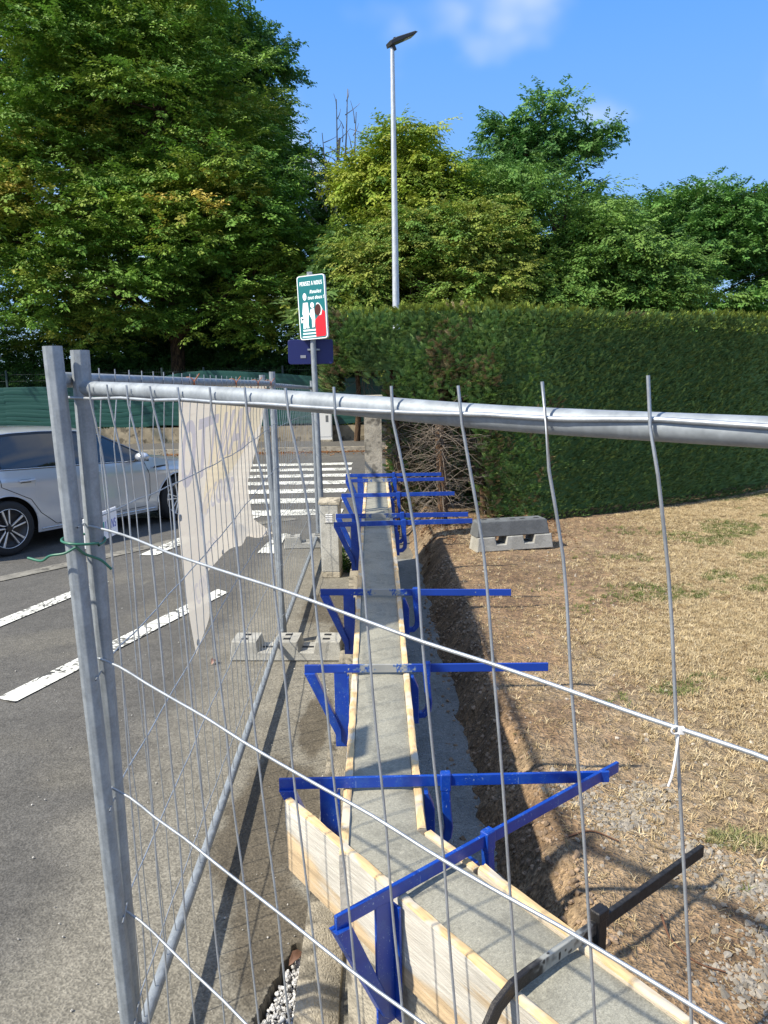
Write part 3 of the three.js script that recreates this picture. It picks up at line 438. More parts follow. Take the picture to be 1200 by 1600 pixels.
// faded banner hung on the second panel, seen from behind
{
  const c = document.createElement('canvas'); c.width = 1024; c.height = 512; const x = c.getContext('2d');
  x.fillStyle = '#dcd4c6'; x.fillRect(0, 0, 1024, 512);
  x.globalAlpha = .45; x.fillStyle = '#d8c79a'; x.beginPath(); x.moveTo(330, 20); x.lineTo(1000, 30); x.lineTo(980, 150); x.lineTo(700, 240); x.lineTo(420, 330); x.lineTo(250, 300); x.fill();
  x.globalAlpha = .62; x.save(); x.translate(1024, 0); x.scale(-1, 1); x.restore();
  x.fillStyle = '#a3a1b4'; x.font = 'bold 190px sans-serif'; x.fillText('OTT MAI.', 20, 210, 900);
  x.font = 'bold 84px sans-serif'; x.fillStyle = '#aaa8b6'; x.fillText('NOTRE COUP', 190, 330, 720);
  x.globalAlpha = .4; x.font = 'bold 60px sans-serif'; x.fillText('CONSTRUCTION', 60, 450, 700);
  const rr = rng(5); for (let i = 0; i < 2600; i++) { x.globalAlpha = .05; x.fillStyle = rr() > .5 ? '#8d8474' : '#e6dfd0'; x.fillRect(rr() * 1024, rr() * 512, 2 + rr() * 40, 1 + rr() * 4); }
  const t = new THREE.CanvasTexture(c); t.colorSpace = THREE.SRGBColorSpace;
  const NU = 60, NV = 40, pos = [], uv = [], idx = [];
  // edges in (z, y): top along the rail, left free edge, right slack edge, bottom slanting up to the tied corner
  const E = {
    l: [[0, -2.93, 1.845], [.5, -2.83, 1.35], [1, -2.90, .80]], r: [[0, -5.27, 1.85], [.35, -4.98, 1.55], [.6, -4.66, 1.26], [.8, -4.8, 1.0], [1, -5.2, .83]],
  };
  const edge = (q, v) => [table(q.map(a => [a[0], a[1]]), v), table(q.map(a => [a[0], a[2]]), v)];
  for (let j = 0; j <= NV; j++) for (let i = 0; i <= NU; i++) {
    const u = i / NU, v = j / NV, [lz, ly] = edge(E.l, v), [rz, ry] = edge(E.r, v);
    const z = lerp(lz, rz, u), y = lerp(ly, ry, u) + (v * v) * .13 * Math.sin(Math.PI * u) - .0 + .012 * Math.sin(u * 26) * v;
    const s = -1.745 - z, f = second.P(Math.max(0, Math.min(3.5, s)), y);
    const bulge = -.02 - .11 * Math.sin(Math.PI * u) * v - .03 * v * Math.sin(u * 13 + v * 3) * sm(0, .3, v) - .05 * sm(.3, .7, v) * sm(.5, 1, u) * sm(1, .75, v);
    pos.push(f.x + bulge - .012, y, z); uv.push(u, 1 - v);
  }
  for (let j = 0; j < NV; j++) for (let i = 0; i < NU; i++) { const a = j * (NU + 1) + i; idx.push(a, a + NU + 1, a + 1, a + 1, a + NU + 1, a + NU + 2); }
  const g = new THREE.BufferGeometry(); g.setAttribute('position', new THREE.Float32BufferAttribute(pos, 3)); g.setAttribute('uv', new THREE.Float32BufferAttribute(uv, 2)); g.setIndex(idx); g.computeVertexNormals();
  const b = group('banner', 'faded cream banner with show-through lettering hung on the fence panel', 'banner');
  part('sheet', g, pmat({ map: t, roughness: .9, transmission: .55, thickness: 0, side: THREE.DoubleSide, specularIntensity: .2 }), b);
  const at = (i, j) => V(pos[(j * (NU + 1) + i) * 3], pos[(j * (NU + 1) + i) * 3 + 1], pos[(j * (NU + 1) + i) * 3 + 2]);
  for (const [i, j] of [[1, 1], [1, 20], [1, 39], [58, 39], [30, 39]]) { const q = new THREE.TorusGeometry(.011, .003, 6, 14); q.rotateY(Math.PI / 2); const p = at(i, j); q.translate(p.x + .004, p.y, p.z); part('eyelet', q, M.galv, b); }
  const tieM = mat({ color: C(.36, .13, .06), roughness: .6 });
  for (const s of [1.22, 2.1, 2.8, 3.35]) { const p = second.P(s, 1.86), l = []; for (let k = 0; k <= 10; k++) { const q = k / 10 * 6.6; l.push(V(p.x + .024 * Math.cos(q), p.y - .012 + .03 * Math.sin(q), p.z + .01 * q / 6)); } l.push(V(p.x + .05, p.y + .03, p.z + .03)); part('tie', tube(l, .0022, 5, 40), tieM, b, 'rusty orange tie'); }
}

// ------------------------------------------------------------------ signs on one pole
{
  const g = group('road_sign', 'green road safety sign with a red figure, on a leaning steel pole', 'sign', [-.675, 0, -8.3], 0);
  const lean = V(-.055, 2.985, 0);
  part('pole', cyl(V(0, 0, 0), lean.clone(), .03, 16), M.galv, g);
  const c = document.createElement('canvas'); c.width = 512; c.height = 1024; const x = c.getContext('2d');
  x.fillStyle = '#f1f4f4'; x.fillRect(0, 0, 512, 1024); x.fillStyle = '#156f73'; x.beginPath(); x.roundRect(14, 14, 484, 996, 40); x.fill();
  x.fillStyle = '#fff'; x.textAlign = 'center'; x.font = 'bold 92px sans-serif'; x.fillText('PENSEZ A NOUS', 256, 160, 420);
  x.font = 'italic bold 74px sans-serif'; x.fillText('Roulez', 330, 290, 220); x.fillText('tout doux !', 330, 385, 300);
  // walking adult with basket and child, plain white figures with dark outlines
  const blob = (pts, f) => { x.fillStyle = f; x.beginPath(); pts.forEach((p, i) => i ? x.lineTo(...p) : x.moveTo(...p)); x.closePath(); x.fill(); };
  x.fillStyle = '#fff'; x.beginPath(); x.ellipse(128, 335, 34, 58, 0, 0, 7); x.fill();
  x.fillStyle = '#1d3c40'; x.fillRect(112, 338, 14, 30); x.fillRect(138, 330, 12, 22);
  blob([[92, 430], [180, 430], [196, 600], [214, 610], [182, 640], [170, 790], [186, 840], [130, 842], [128, 700], [116, 842], [70, 846], [86, 640], [66, 610]], '#fff');
  x.strokeStyle = '#1d4a50'; x.lineWidth = 7; x.beginPath(); x.moveTo(136, 440); x.lineTo(140, 640); x.moveTo(100, 470); x.lineTo(92, 600); x.moveTo(176, 460); x.lineTo(178, 620); x.stroke();
  blob([[28, 660], [92, 645], [100, 740], [40, 752]], '#fff'); blob([[44, 684], [84, 676], [86, 704], [48, 712]], '#1d4a50');
  x.fillStyle = '#fff'; x.beginPath(); x.ellipse(258, 480, 34, 46, 0, 0, 7); x.fill(); blob([[226, 540], [290, 530], [300, 700], [280, 830], [236, 836], [238, 700], [206, 640]], '#fff');
  x.fillStyle = '#1d3c40'; x.fillRect(240, 500, 36, 10);
  for (let k = 0; k < 3; k++) { x.fillStyle = k ? '#dff0f2' : '#fff'; x.fillRect(46 + 10 * (2 - k), 862 + k * 52, 260, 26); }
  x.fillStyle = '#f3efe9'; x.beginPath(); x.ellipse(392, 560, 50, 120, -.35, 0, 7); x.fill(); x.fillStyle = '#4a2218'; x.beginPath(); x.ellipse(358, 560, 58, 92, .1, 0, 7); x.fill();
  blob([[300, 720], [360, 660], [420, 640], [440, 560], [488, 600], [488, 960], [470, 988], [300, 990]], '#d8232f');
  x.strokeStyle = '#a3161f'; x.lineWidth = 5; x.beginPath(); x.moveTo(420, 780); x.lineTo(380, 960); x.stroke();
  const t = new THREE.CanvasTexture(c); t.colorSpace = THREE.SRGBColorSpace;
  const s = new THREE.Group(); s.name = 'sign_panel'; s.position.set(-.035, 2.64, .05); s.rotation.set(R(-1), R(-22), R(2.2)); g.add(s);
  const shp = new THREE.Shape(); const w = .16, h = .325, r = .035; shp.moveTo(-w + r, -h); shp.lineTo(w - r, -h); shp.quadraticCurveTo(w, -h, w, -h + r); shp.lineTo(w, h - r); shp.quadraticCurveTo(w, h, w - r, h); shp.lineTo(-w + r, h); shp.quadraticCurveTo(-w, h, -w, h - r); shp.lineTo(-w, -h + r); shp.quadraticCurveTo(-w, -h, -w + r, -h);
  const eg = new THREE.ExtrudeGeometry(shp, { depth: .03, bevelEnabled: false }); eg.translate(0, 0, -.03); part('casing', boxUV(eg), mat({ color: C(.72, .74, .75), roughness: .45 }), s);
  const fg = new THREE.ShapeGeometry(shp), p = fg.attributes.position, u = fg.attributes.uv; for (let i = 0; i < p.count; i++) u.setXY(i, (p.getX(i) + w) / (2 * w), (p.getY(i) + h) / (2 * h)); fg.translate(0, 0, .003); part('face', fg, mat({ map: t, roughness: .35 }), s);
  part('pole_cap', bx(.055, .02, .045, lean.x, 2.99, 0, .004), M.galv, g);
  const b = group('road_sign', 'dark blue sign seen from behind, clamped to the sign pole', 'sign', [-.675, 0, -8.355], R(2));
  const bs = new THREE.Shape(), W = .235, H = .125, q = .03; bs.moveTo(-W + q, -H); bs.lineTo(W - q, -H); bs.quadraticCurveTo(W, -H, W, -H + q); bs.lineTo(W, H - q); bs.quadraticCurveTo(W, H, W - q, H); bs.lineTo(-W + q, H); bs.quadraticCurveTo(-W, H, -W, H - q); bs.lineTo(-W, -H + q); bs.quadraticCurveTo(-W, -H, -W + q, -H);
  const bg = new THREE.ExtrudeGeometry(bs, { depth: .028, bevelEnabled: true, bevelSize: .004, bevelThickness: .004, bevelSegments: 1 }); bg.translate(-.075, 2.19, -.02); part('panel', boxUV(bg), mat({ color: C(.006, .012, .10), roughness: .5 }), b);
  part('bracket', bx(.13, .018, .05, -.04, 2.21, .03, .002), M.galv, b); part('maker_label', bx(.058, .03, .003, -.155, 2.14, .0145, .0005), mat({ color: C(.25, .26, .3) }), b);
}
// ------------------------------------------------------------------ street lamp
{
  const g = group('street_lamp', 'tall grey street lamp with a flat black head, behind the hedge', 'street lamp', [.30, 0, -15.3], R(22));
  part('column', taper([V(0, 0, 0), V(0, 4, 0), V(0, 7.93, 0)], .085, .038, 20, 6), mat({ map: rep(T.galv, 2), color: C(.62, .65, .68), metalness: .35, roughness: .55 }), g);
  const dark = mat({ color: C(.03, .032, .035), roughness: .5 });
  const h = new THREE.Group(); h.name = 'lamp_head'; h.position.set(0, 7.95, 0); h.rotation.z = R(26); g.add(h);
  const e = extr([[-.07, 0], [.46, .01], [.54, .03], [.5, .06], [.1, .085], [-.06, .07]], .22, .012); part('housing', e, dark, h);
  part('glass', bx(.2, .006, .15, .36, .008, 0, .002), mat({ color: C(.3, .29, .26), roughness: .3 }), h); part('spigot', cyl(V(0, -.09, 0), V(0, .03, 0), .05, 14), dark, h);
  part('sensor', cyl(V(.1, .08, 0), V(.1, .11, 0), .025, 10), dark, h);
}

// ------------------------------------------------------------------ green boundary fence across the road
{
  const g = group('boundary_fence', 'dark green mesh fence with shredded green windbreak on a low wall', 'fence');
  const wallM = mat({ map: rep(T.concrete, .5), color: C(.46, .40, .30), roughness: 1 }), greenP = mat({ color: C(.012, .03, .03), roughness: .5 }), net = pmat({ color: C(.011, .08, .062), roughness: .45, transmission: .25, thickness: 0, side: THREE.DoubleSide });
  const pts = [[-40, -24.6], [-11.8, -24.4], [-5.6, -24.2], [2, -24.0], [14, -23.6]];
  for (let i = 0; i < pts.length - 1; i++) {
    const a = V(pts[i][0], 0, pts[i][1]), b = V(pts[i + 1][0], 0, pts[i + 1][1]), L = a.distanceTo(b), d = b.clone().sub(a).normalize(), n = V(-d.z, 0, d.x);
    part('low_wall', sweep([a, b], [[-.1, -.1], [.1, -.1], [.1, .60], [-.1, .60]], { jag: .01, seed: 91 + i }), wallM, g, 'low rendered wall');
    for (let s = 0; s < L; s += 2.45) { const p = a.clone().addScaledVector(d, s + .1); part('post', bx(.06, 1.9, .06, p.x, 1.5, p.z, .004), greenP, g); }
    const wires = []; for (let y = .72; y < 2.42; y += .2) wires.push(cyl(a.clone().setY(y), b.clone().setY(y), .005, 4));
    for (let s = 0; s < L; s += .07) { const p = a.clone().addScaledVector(d, s); if (p.x > -16 && p.x < 2) wires.push(cyl(p.clone().setY(.62), p.clone().setY(2.42), .0035, 3)); }
    const w = part('mesh_wires', mergeGeometries(wires), greenP, g); w.userData.kind = 'stuff';
    // windbreak strips: each a slack band, pleated between the posts
    if (pts[i + 1][0] < -20 || pts[i][0] > 8) continue;
    const NB = 11; for (let k = 0; k < NB; k++) {
      const NU = Math.ceil(L / .12), pos = [], idx = [], rr = rng(700 + i * 40 + k); const ph = rr() * 6;
      for (let u = 0; u <= NU; u++) { const s = L * u / NU, x = a.x + d.x * s; const topY = x < -8.5 ? 1.93 : x < -5.6 ? lerp(1.93, 2.32, sm(-8.5, -5.6, x)) : lerp(2.34, 2.05, sm(-5.6, -.5, x));
        const st = (topY - .66) / NB, sag = .02 * Math.sin(s * 2.56 + ph * .3) + .02 * Math.sin(s * 1.1 + k * .3) + .02 * (vn(s * 3, k, 77) - .5); const y1 = topY - k * st + sag * (k ? 1 : .3), y0 = y1 - st * (.86 + .3 * vn(s * 1.7, k * 3, 78));
        const out = .06 + .006 * Math.sin(s * 2 + k) + .008 * (k % 2); for (const [y, o] of [[y1, out], [(y0 + y1) / 2, out + .009], [y0 - .02, out + .004 - .004 * (k % 2)]]) { const p = a.clone().addScaledVector(d, s).addScaledVector(n, o); pos.push(p.x, y, p.z); } }
      for (let u = 0; u < NU; u++) for (let q = 0; q < 2; q++) { const m = u * 3 + q; idx.push(m, m + 1, m + 3, m + 1, m + 4, m + 3); }
      const gg = new THREE.BufferGeometry(); gg.setAttribute('position', new THREE.Float32BufferAttribute(pos, 3)); gg.setIndex(idx); gg.computeVertexNormals(); part('windbreak_strip', gg, net, g);
    }
  }
}
{ const g = group('utility_box', 'white utility box in front of the green fence', 'utility box', [-1.75, .128, -23.75]); const w = mat({ color: C(.66, .66, .64), roughness: .6 }); part('cabinet', bx(.42, .95, .3, 0, .5, 0, .01), w, g); part('base', bx(.46, .06, .34, 0, .03, 0, .005), M.concrete, g); part('door', bx(.36, .78, .01, 0, .54, .153, .003), w, g); part('grille', bx(.08, .2, .006, .06, .7, .16, .002), M.concreteDark, g); part('cap', bx(.46, .04, .34, 0, .99, 0, .008), w, g); }

// ------------------------------------------------------------------ cars
const carParts = (() => {
  // local frame: x forward from the rear axle, y up, z to the right-hand side of the car
  const top = x => table([[-.69, .62], [-.66, .78], [-.62, .95], [-.56, 1.08], [-.47, 1.24], [-.40, 1.345], [-.3, 1.395], [-.1, 1.425], [.25, 1.445], [.6, 1.447], [.95, 1.435], [1.25, 1.405], [1.5, 1.33], [1.75, 1.2], [2.0, 1.065], [2.12, 1.0], [2.3, .965], [2.6, .925], [2.9, .87], [3.12, .80], [3.27, .70], [3.36, .58], [3.4, .46]], x);
  const belt = x => Math.min(table([[-.69, .9], [-.3, .99], [.3, .965], [1.2, .935], [2.0, .90], [2.12, .895], [2.6, .86], [3.0, .79], [3.4, .5]], x), top(x) - .035);
  const wid = x => table([[-.69, .70], [-.6, .80], [-.4, .855], [0, .872], [1.2, .876], [2.4, .872], [2.8, .845], [3.1, .78], [3.3, .66], [3.4, .52]], x);
  const wells = [0, 2.56], Rw = .375;
  const low = x => { let y = table([[-.69, .4], [-.6, .26], [-.4, .21], [3.0, .2], [3.3, .24], [3.4, .36]], x); for (const a of wells) { const d = Math.abs(x - a); if (d < Rw) y = Math.max(y, .315 + Math.sqrt(Rw * Rw - d * d)); } return y; };
  const zs = (x, y) => {                                              // half width of the side at height y
    const w = wid(x), b = belt(x), t = top(x) - .05;
    if (y <= b) { const k = (y - .2) / (b - .2); const crease = .012 * Math.exp(-Math.pow((y - (b - .13)) / .03, 2)); return w * (1 - .055 * Math.pow(1 - k, 2.2) - .045 * Math.pow(k, 3)) + crease - .012 * sm(.30, .55, k) * sm(.8, .6, k) * sm(.3, .6, x) * sm(2.2, 1.9, x); }
    const k = Math.min(1, (y - b) / Math.max(.03, t - b)); return lerp(w * .955, w * lerp(.955, .745, sm(.05, .45, top(x) - b)), Math.pow(k, 1.15));
  };
  const xs = []; for (let x = -.69; x < 3.4; x += .04) xs.push(x); for (const a of wells) for (let k = 0; k <= 24; k++) { const x = a - Rw * Math.cos(Math.PI * k / 24); xs.push(x); } xs.push(3.4); for (const a of wells) xs.push(a - Rw - .001, a + Rw + .001); xs.sort((p, q) => p - q);
  const ring = x => { const o = [], l = low(x), b = belt(x), t = top(x); for (let k = 0; k <= 14; k++) { const y = lerp(l, b, k / 14); o.push([y, zs(x, y)]); } const e = Math.max(b + .012, t - .05); for (let k = 1; k <= 6; k++) { const y = lerp(b, e, k / 6); o.push([y, zs(x, y)]); } const z1 = zs(x, e); for (const k of [.97, .9, .78, .6, .4, .2, 0]) o.push([t - (t - e) * Math.pow(k, 4), z1 * k]); return o; };
  const pos = [], idx = [], m = ring(0).length;
  for (const sgn of [1, -1]) { const base = pos.length / 3; xs.forEach(x => ring(x).forEach(([y, z]) => pos.push(x, y, z * sgn))); for (let i = 0; i < xs.length - 1; i++) for (let k = 0; k < m - 1; k++) { const a = base + i * m + k, b = a + 1, c = a + m, d = c + 1; sgn > 0 ? idx.push(a, c, b, b, c, d) : idx.push(a, b, c, b, d, c); } }
  for (const end of [0, xs.length - 1]) { const h = xs.length * m; for (let k = 0; k < m - 1; k++) { const a = end * m + k, b = a + 1, c = h + a, d = h + b; end ? idx.push(a, c, b, b, c, d) : idx.push(a, b, c, b, d, c); } }
  let body = new THREE.BufferGeometry(); body.setAttribute('position', new THREE.Float32BufferAttribute(pos, 3)); body.setIndex(idx); body = toCreasedNormals(body, R(32));
  const patch = (x0, x1, yb, yt, sgn, off = .006, nx = 24, ny = 6) => { const p = [], id = []; for (let i = 0; i <= nx; i++) for (let j = 0; j <= ny; j++) { const x = lerp(x0, x1, i / nx), y = lerp(yb(x), Math.max(yb(x) + .002, yt(x)), j / ny); p.push(x, y, (zs(x, y) + off) * sgn); } for (let i = 0; i < nx; i++) for (let j = 0; j < ny; j++) { const a = i * (ny + 1) + j; sgn > 0 ? id.push(a, a + ny + 1, a + 1, a + 1, a + ny + 1, a + ny + 2) : id.push(a, a + 1, a + ny + 1, a + 1, a + ny + 2, a + ny + 1); } const g = new THREE.BufferGeometry(); g.setAttribute('position', new THREE.Float32BufferAttribute(p, 3)); g.setIndex(id); g.computeVertexNormals(); return g; };
  const roofPatch = (x0, x1, k0, k1) => { const p = [], id = [], nx = 12, nz = 12; for (let i = 0; i <= nx; i++) for (let j = 0; j <= nz; j++) { const x = lerp(x0, x1, i / nx), e = Math.max(belt(x) + .012, top(x) - .05), q = lerp(-1, 1, j / nz) * lerp(k0, k1, i / nx); p.push(x, top(x) - (top(x) - e) * Math.pow(Math.abs(q), 4) + .006, zs(x, e) * q); } for (let i = 0; i < nx; i++) for (let j = 0; j < nz; j++) { const a = i * (nz + 1) + j; id.push(a, a + 1, a + nz + 1, a + 1, a + nz + 2, a + nz + 1); } const g = new THREE.BufferGeometry(); g.setAttribute('position', new THREE.Float32BufferAttribute(p, 3)); g.setIndex(id); g.computeVertexNormals(); return g; };
  const seam = (pts, sgn, r = .0035, off = .001) => { const d = []; for (let i = 0; i < pts.length - 1; i++) for (let k = 0; k < 6; k++) { const x = lerp(pts[i][0], pts[i + 1][0], k / 6), y = lerp(pts[i][1], pts[i + 1][1], k / 6); d.push(V(x, y, (zs(x, y) + off) * sgn)); } const l = pts[pts.length - 1]; d.push(V(l[0], l[1], (zs(l[0], l[1]) + off) * sgn)); return tube(d, r, 5, d.length * 2); };
  return { top, belt, zs, body, patch, roofPatch, seam };
})();
function makeWheel(parent, x, z, sgn) {
  const w = new THREE.Group(); w.name = 'wheel'; w.position.set(x, .318, z); w.rotation.y = sgn > 0 ? 0 : Math.PI; parent.add(w);
  const ty = new THREE.LatheGeometry([[.225, -.1], [.27, -.105], [.305, -.095], [.318, -.07], [.318, .07], [.305, .095], [.27, .105], [.225, .1]].map(q => new THREE.Vector2(...q)), 40); ty.rotateX(Math.PI / 2); part('tyre', ty, M.rubber, w);
  const dk = mat({ color: C(.012, .012, .014), roughness: .35 }), al = mat({ color: C(.72, .73, .75), metalness: .75, roughness: .32 });
  const rim = new THREE.LatheGeometry([[.0, .03], [.06, .035], [.15, .04], [.21, .05], [.226, .1], [.232, .1], [.232, .0]].map(q => new THREE.Vector2(...q)), 40); rim.rotateX(Math.PI / 2); part('rim', rim, dk, w);
  const sp = []; for (let k = 0; k < 5; k++) for (const s of [-1, 1]) { const g = extr(s > 0 ? [[.025, .012], [.05, .006], [.218, .052], [.214, .082], [.19, .07]] : [[.03, -.03], [.055, -.022], [.216, -.03], [.22, -.012], [.06, -.008]], .022, .003); g.translate(0, 0, .078); g.rotateZ(k * Math.PI * 2 / 5 + .3); sp.push(g); }
  sp.forEach(g => part('spoke', g, al, w)); const hb = new THREE.CylinderGeometry(.034, .04, .03, 20); hb.rotateX(Math.PI / 2); hb.translate(0, 0, .085); part('hub_cap', hb, dk, w);
  const lip = new THREE.TorusGeometry(.226, .005, 6, 40); lip.translate(0, 0, .098); part('rim_edge', lip, al, w); return w;
}
function makeCar(label, pos, turn, paint) {
  const { top, belt, zs, body, patch, roofPatch, seam } = carParts, g = group('parked_car', label, 'car', pos, turn);
  part('body', body, paint, g); part('underbody', bx(3.5, .42, 1.36, 1.3, .42, 0, .02), M.black, g);
  for (const [x, s] of [[0, 1], [2.56, 1], [0, -1], [2.56, -1]]) { makeWheel(g, x, .765 * s, s); }
  const glass = pmat({ color: C(.014, .016, .018), roughness: .04, metalness: 0, clearcoat: 1, clearcoatRoughness: .02, specularIntensity: 1 }), trim = mat({ color: C(.012, .012, .013), roughness: .4 }), chrome = mat({ color: C(.75, .76, .78), metalness: .9, roughness: .25 });
  part('windscreen', roofPatch(1.36, 2.06, .93, .9), glass, g); part('rear_window', roofPatch(-.555, -.44, .86, .84), glass, g);
  const yb = x => belt(x) + .028, yt = x => top(x) - .085;
  for (const s of [1, -1]) {
    part('window_surround', patch(-.38, 2.08, x => belt(x) + .004, x => Math.min(top(x) - .055, belt(x) + .004 + 2.4 * Math.max(0, x + .38) + .02), s, .003, 60, 6), trim, g);
    part('side_window', patch(-.30, -.04, yb, x => Math.min(yt(x), yb(x) + 1.5 * (x + .33)), s, .007, 12), glass, g);
    part('side_window', patch(-.01, .84, yb, yt, s, .007), glass, g); part('side_window', patch(.93, 1.93, yb, yt, s, .007), glass, g);
    part('window_trim', seam([[-.3, belt(-.3) + .016], [.3, belt(.3) + .016], [1.2, belt(1.2) + .016], [1.98, belt(1.98) + .016]], s, .006, .006), chrome, g);
    part('door_seam', seam([[1.98, .93], [2.06, .7], [2.05, .42], [1.98, .29], [1.0, .275], [.62, .28], [.42, .44], [.30, .62], [-.04, .80], [-.06, .96]], s, .004), trim, g);
    part('door_seam', seam([[.89, .96], [.92, .7], [.89, .45], [.86, .28]], s, .004), trim, g);
    part('fuel_flap', seam([[-.36, .70], [-.15, .70], [-.10, .76], [-.13, .83], [-.36, .84], [-.36, .70]], s, .003), trim, g);
    part('sill_trim', seam([[.42, .245], [1.2, .24], [2.15, .245]], s, .009), chrome, g);
    for (const hx of [.16, 1.06]) { const z = zs(hx + .1, .845); const h = bx(.2, .026, .028, hx + .1, .845, s * (z + .022), .01); const hd = part('door_handle', h, paint, g); part('handle_recess', bx(.13, .04, .004, hx + .09, .84, s * (z + .004), .001), trim, hd); }
    const mr = part('wing_mirror', (() => { const q = new THREE.SphereGeometry(1, 18, 12); q.scale(.085, .062, .1); q.translate(1.84, .985, s * .985); return q; })(), paint, g); part('mirror_foot', bx(.07, .03, .12, 1.86, .935, s * .9, .008), trim, mr);
    part('headlamp', patch(2.98, 3.26, x => top(x) - .2, x => top(x) - .075, s, .006, 8, 4), glass, g);
    part('tail_lamp', patch(-.64, -.5, x => .82, x => .95, s, .006, 8, 4), mat({ color: C(.22, .01, .01), roughness: .2 }), g);
    const arch = []; for (const a of [0, 2.56]) { const pts = []; for (let k = 0; k <= 20; k++) { const t = Math.PI * k / 20, x = a - .378 * Math.cos(t), y = .315 + .378 * Math.sin(t); pts.push(V(x, y, s * (zs(x, y) + .002))); } part('wheel_arch_lip', tube(pts, .008, 5, 40), paint, g); }
  }
  part('number_plate', bx(.008, .11, .5, -.7, .62, 0, .002), mat({ color: C(.7, .7, .68) }), g); part('bumper_insert', bx(.1, .12, 1.1, -.63, .34, 0, .02), trim, g);
  part('wheel_hub_blade', (() => { const q = extr([[0, 0], [.22, .012], [.24, .03], [.02, .026]], .004, .001); q.translate(2.1, .80, .885); return q; })(), trim, g);
  const ra = part('roof_aerial', cyl(V(-.2, 1.41, 0), V(-.28, 1.47, 0), .012, 8, .004), trim, g);
  g.scale.y = .975; return g;
}
makeCar('silver hatchback parked beyond the fence, with two-tone alloy wheels', [-4.93, .002, -8.93], R(58.5), pmat({ color: C(.54, .57, .62), metalness: .45, roughness: .3, clearcoat: 1, clearcoatRoughness: .06 }));
makeCar('black-roofed dark car standing behind the silver hatchback', [-9.0, .002, -11.6], R(58.5), pmat({ color: C(.02, .021, .024), metalness: .3, roughness: .3, clearcoat: 1, clearcoatRoughness: .05 }));

// ------------------------------------------------------------------ leaves, trees
function sprig(seed, n, len, leafL, leafW, droop = .25, flatness = .35) {      // a twig end with n folded leaves
  const r = rng(seed), pos = [], idx = [], up = V(0, 1, 0);
  for (let i = 0; i < n; i++) {
    const t = (i + .6) / n, side = i % 2 ? 1 : -1, base = V(t * len, -droop * t * t * len + (r() - .5) * flatness * .12, side * .012 + (r() - .5) * len * .12);
    const d = V(.55 + .35 * r(), -.15 - .35 * r() + .4 * (r() - .5), side * (i === n - 1 ? .1 : .6 + .5 * r())).normalize(), nrm = V((r() - .5) * .9, 1, (r() - .5) * .9).normalize(), w = d.clone().cross(nrm).normalize(), nn = w.clone().cross(d).normalize();
    const L = leafL * (.5 + .9 * r()), W = leafW * (.75 + .5 * r()), b = pos.length / 3;
    const A = base, M1 = base.clone().addScaledVector(d, L * .5).addScaledVector(nn, -L * .05), Tp = base.clone().addScaledVector(d, L).addScaledVector(nn, -L * .14);
    const Lf = base.clone().addScaledVector(d, L * .42).addScaledVector(w, W * .5).addScaledVector(nn, L * .06), Rt = base.clone().addScaledVector(d, L * .42).addScaledVector(w, -W * .5).addScaledVector(nn, L * .06);
    for (const q of [A, Lf, Tp, Rt]) pos.push(q.x, q.y, q.z); idx.push(b, b + 1, b + 2, b, b + 2, b + 3);
  }
  const g = new THREE.BufferGeometry(); g.setAttribute('position', new THREE.Float32BufferAttribute(pos, 3)); g.setIndex(idx); const o = g.toNonIndexed(); o.computeVertexNormals(); return o;
}
const sprigs = { hornbeam: sprig(3, 28, .58, .095, .058, .12, .8), oak: sprig(4, 26, .46, .10, .062, .1, 1), loose: sprig(5, 24, .56, .095, .058, .15, .9), big: sprig(6, 8, .55, .24, .18, .3, .6) };
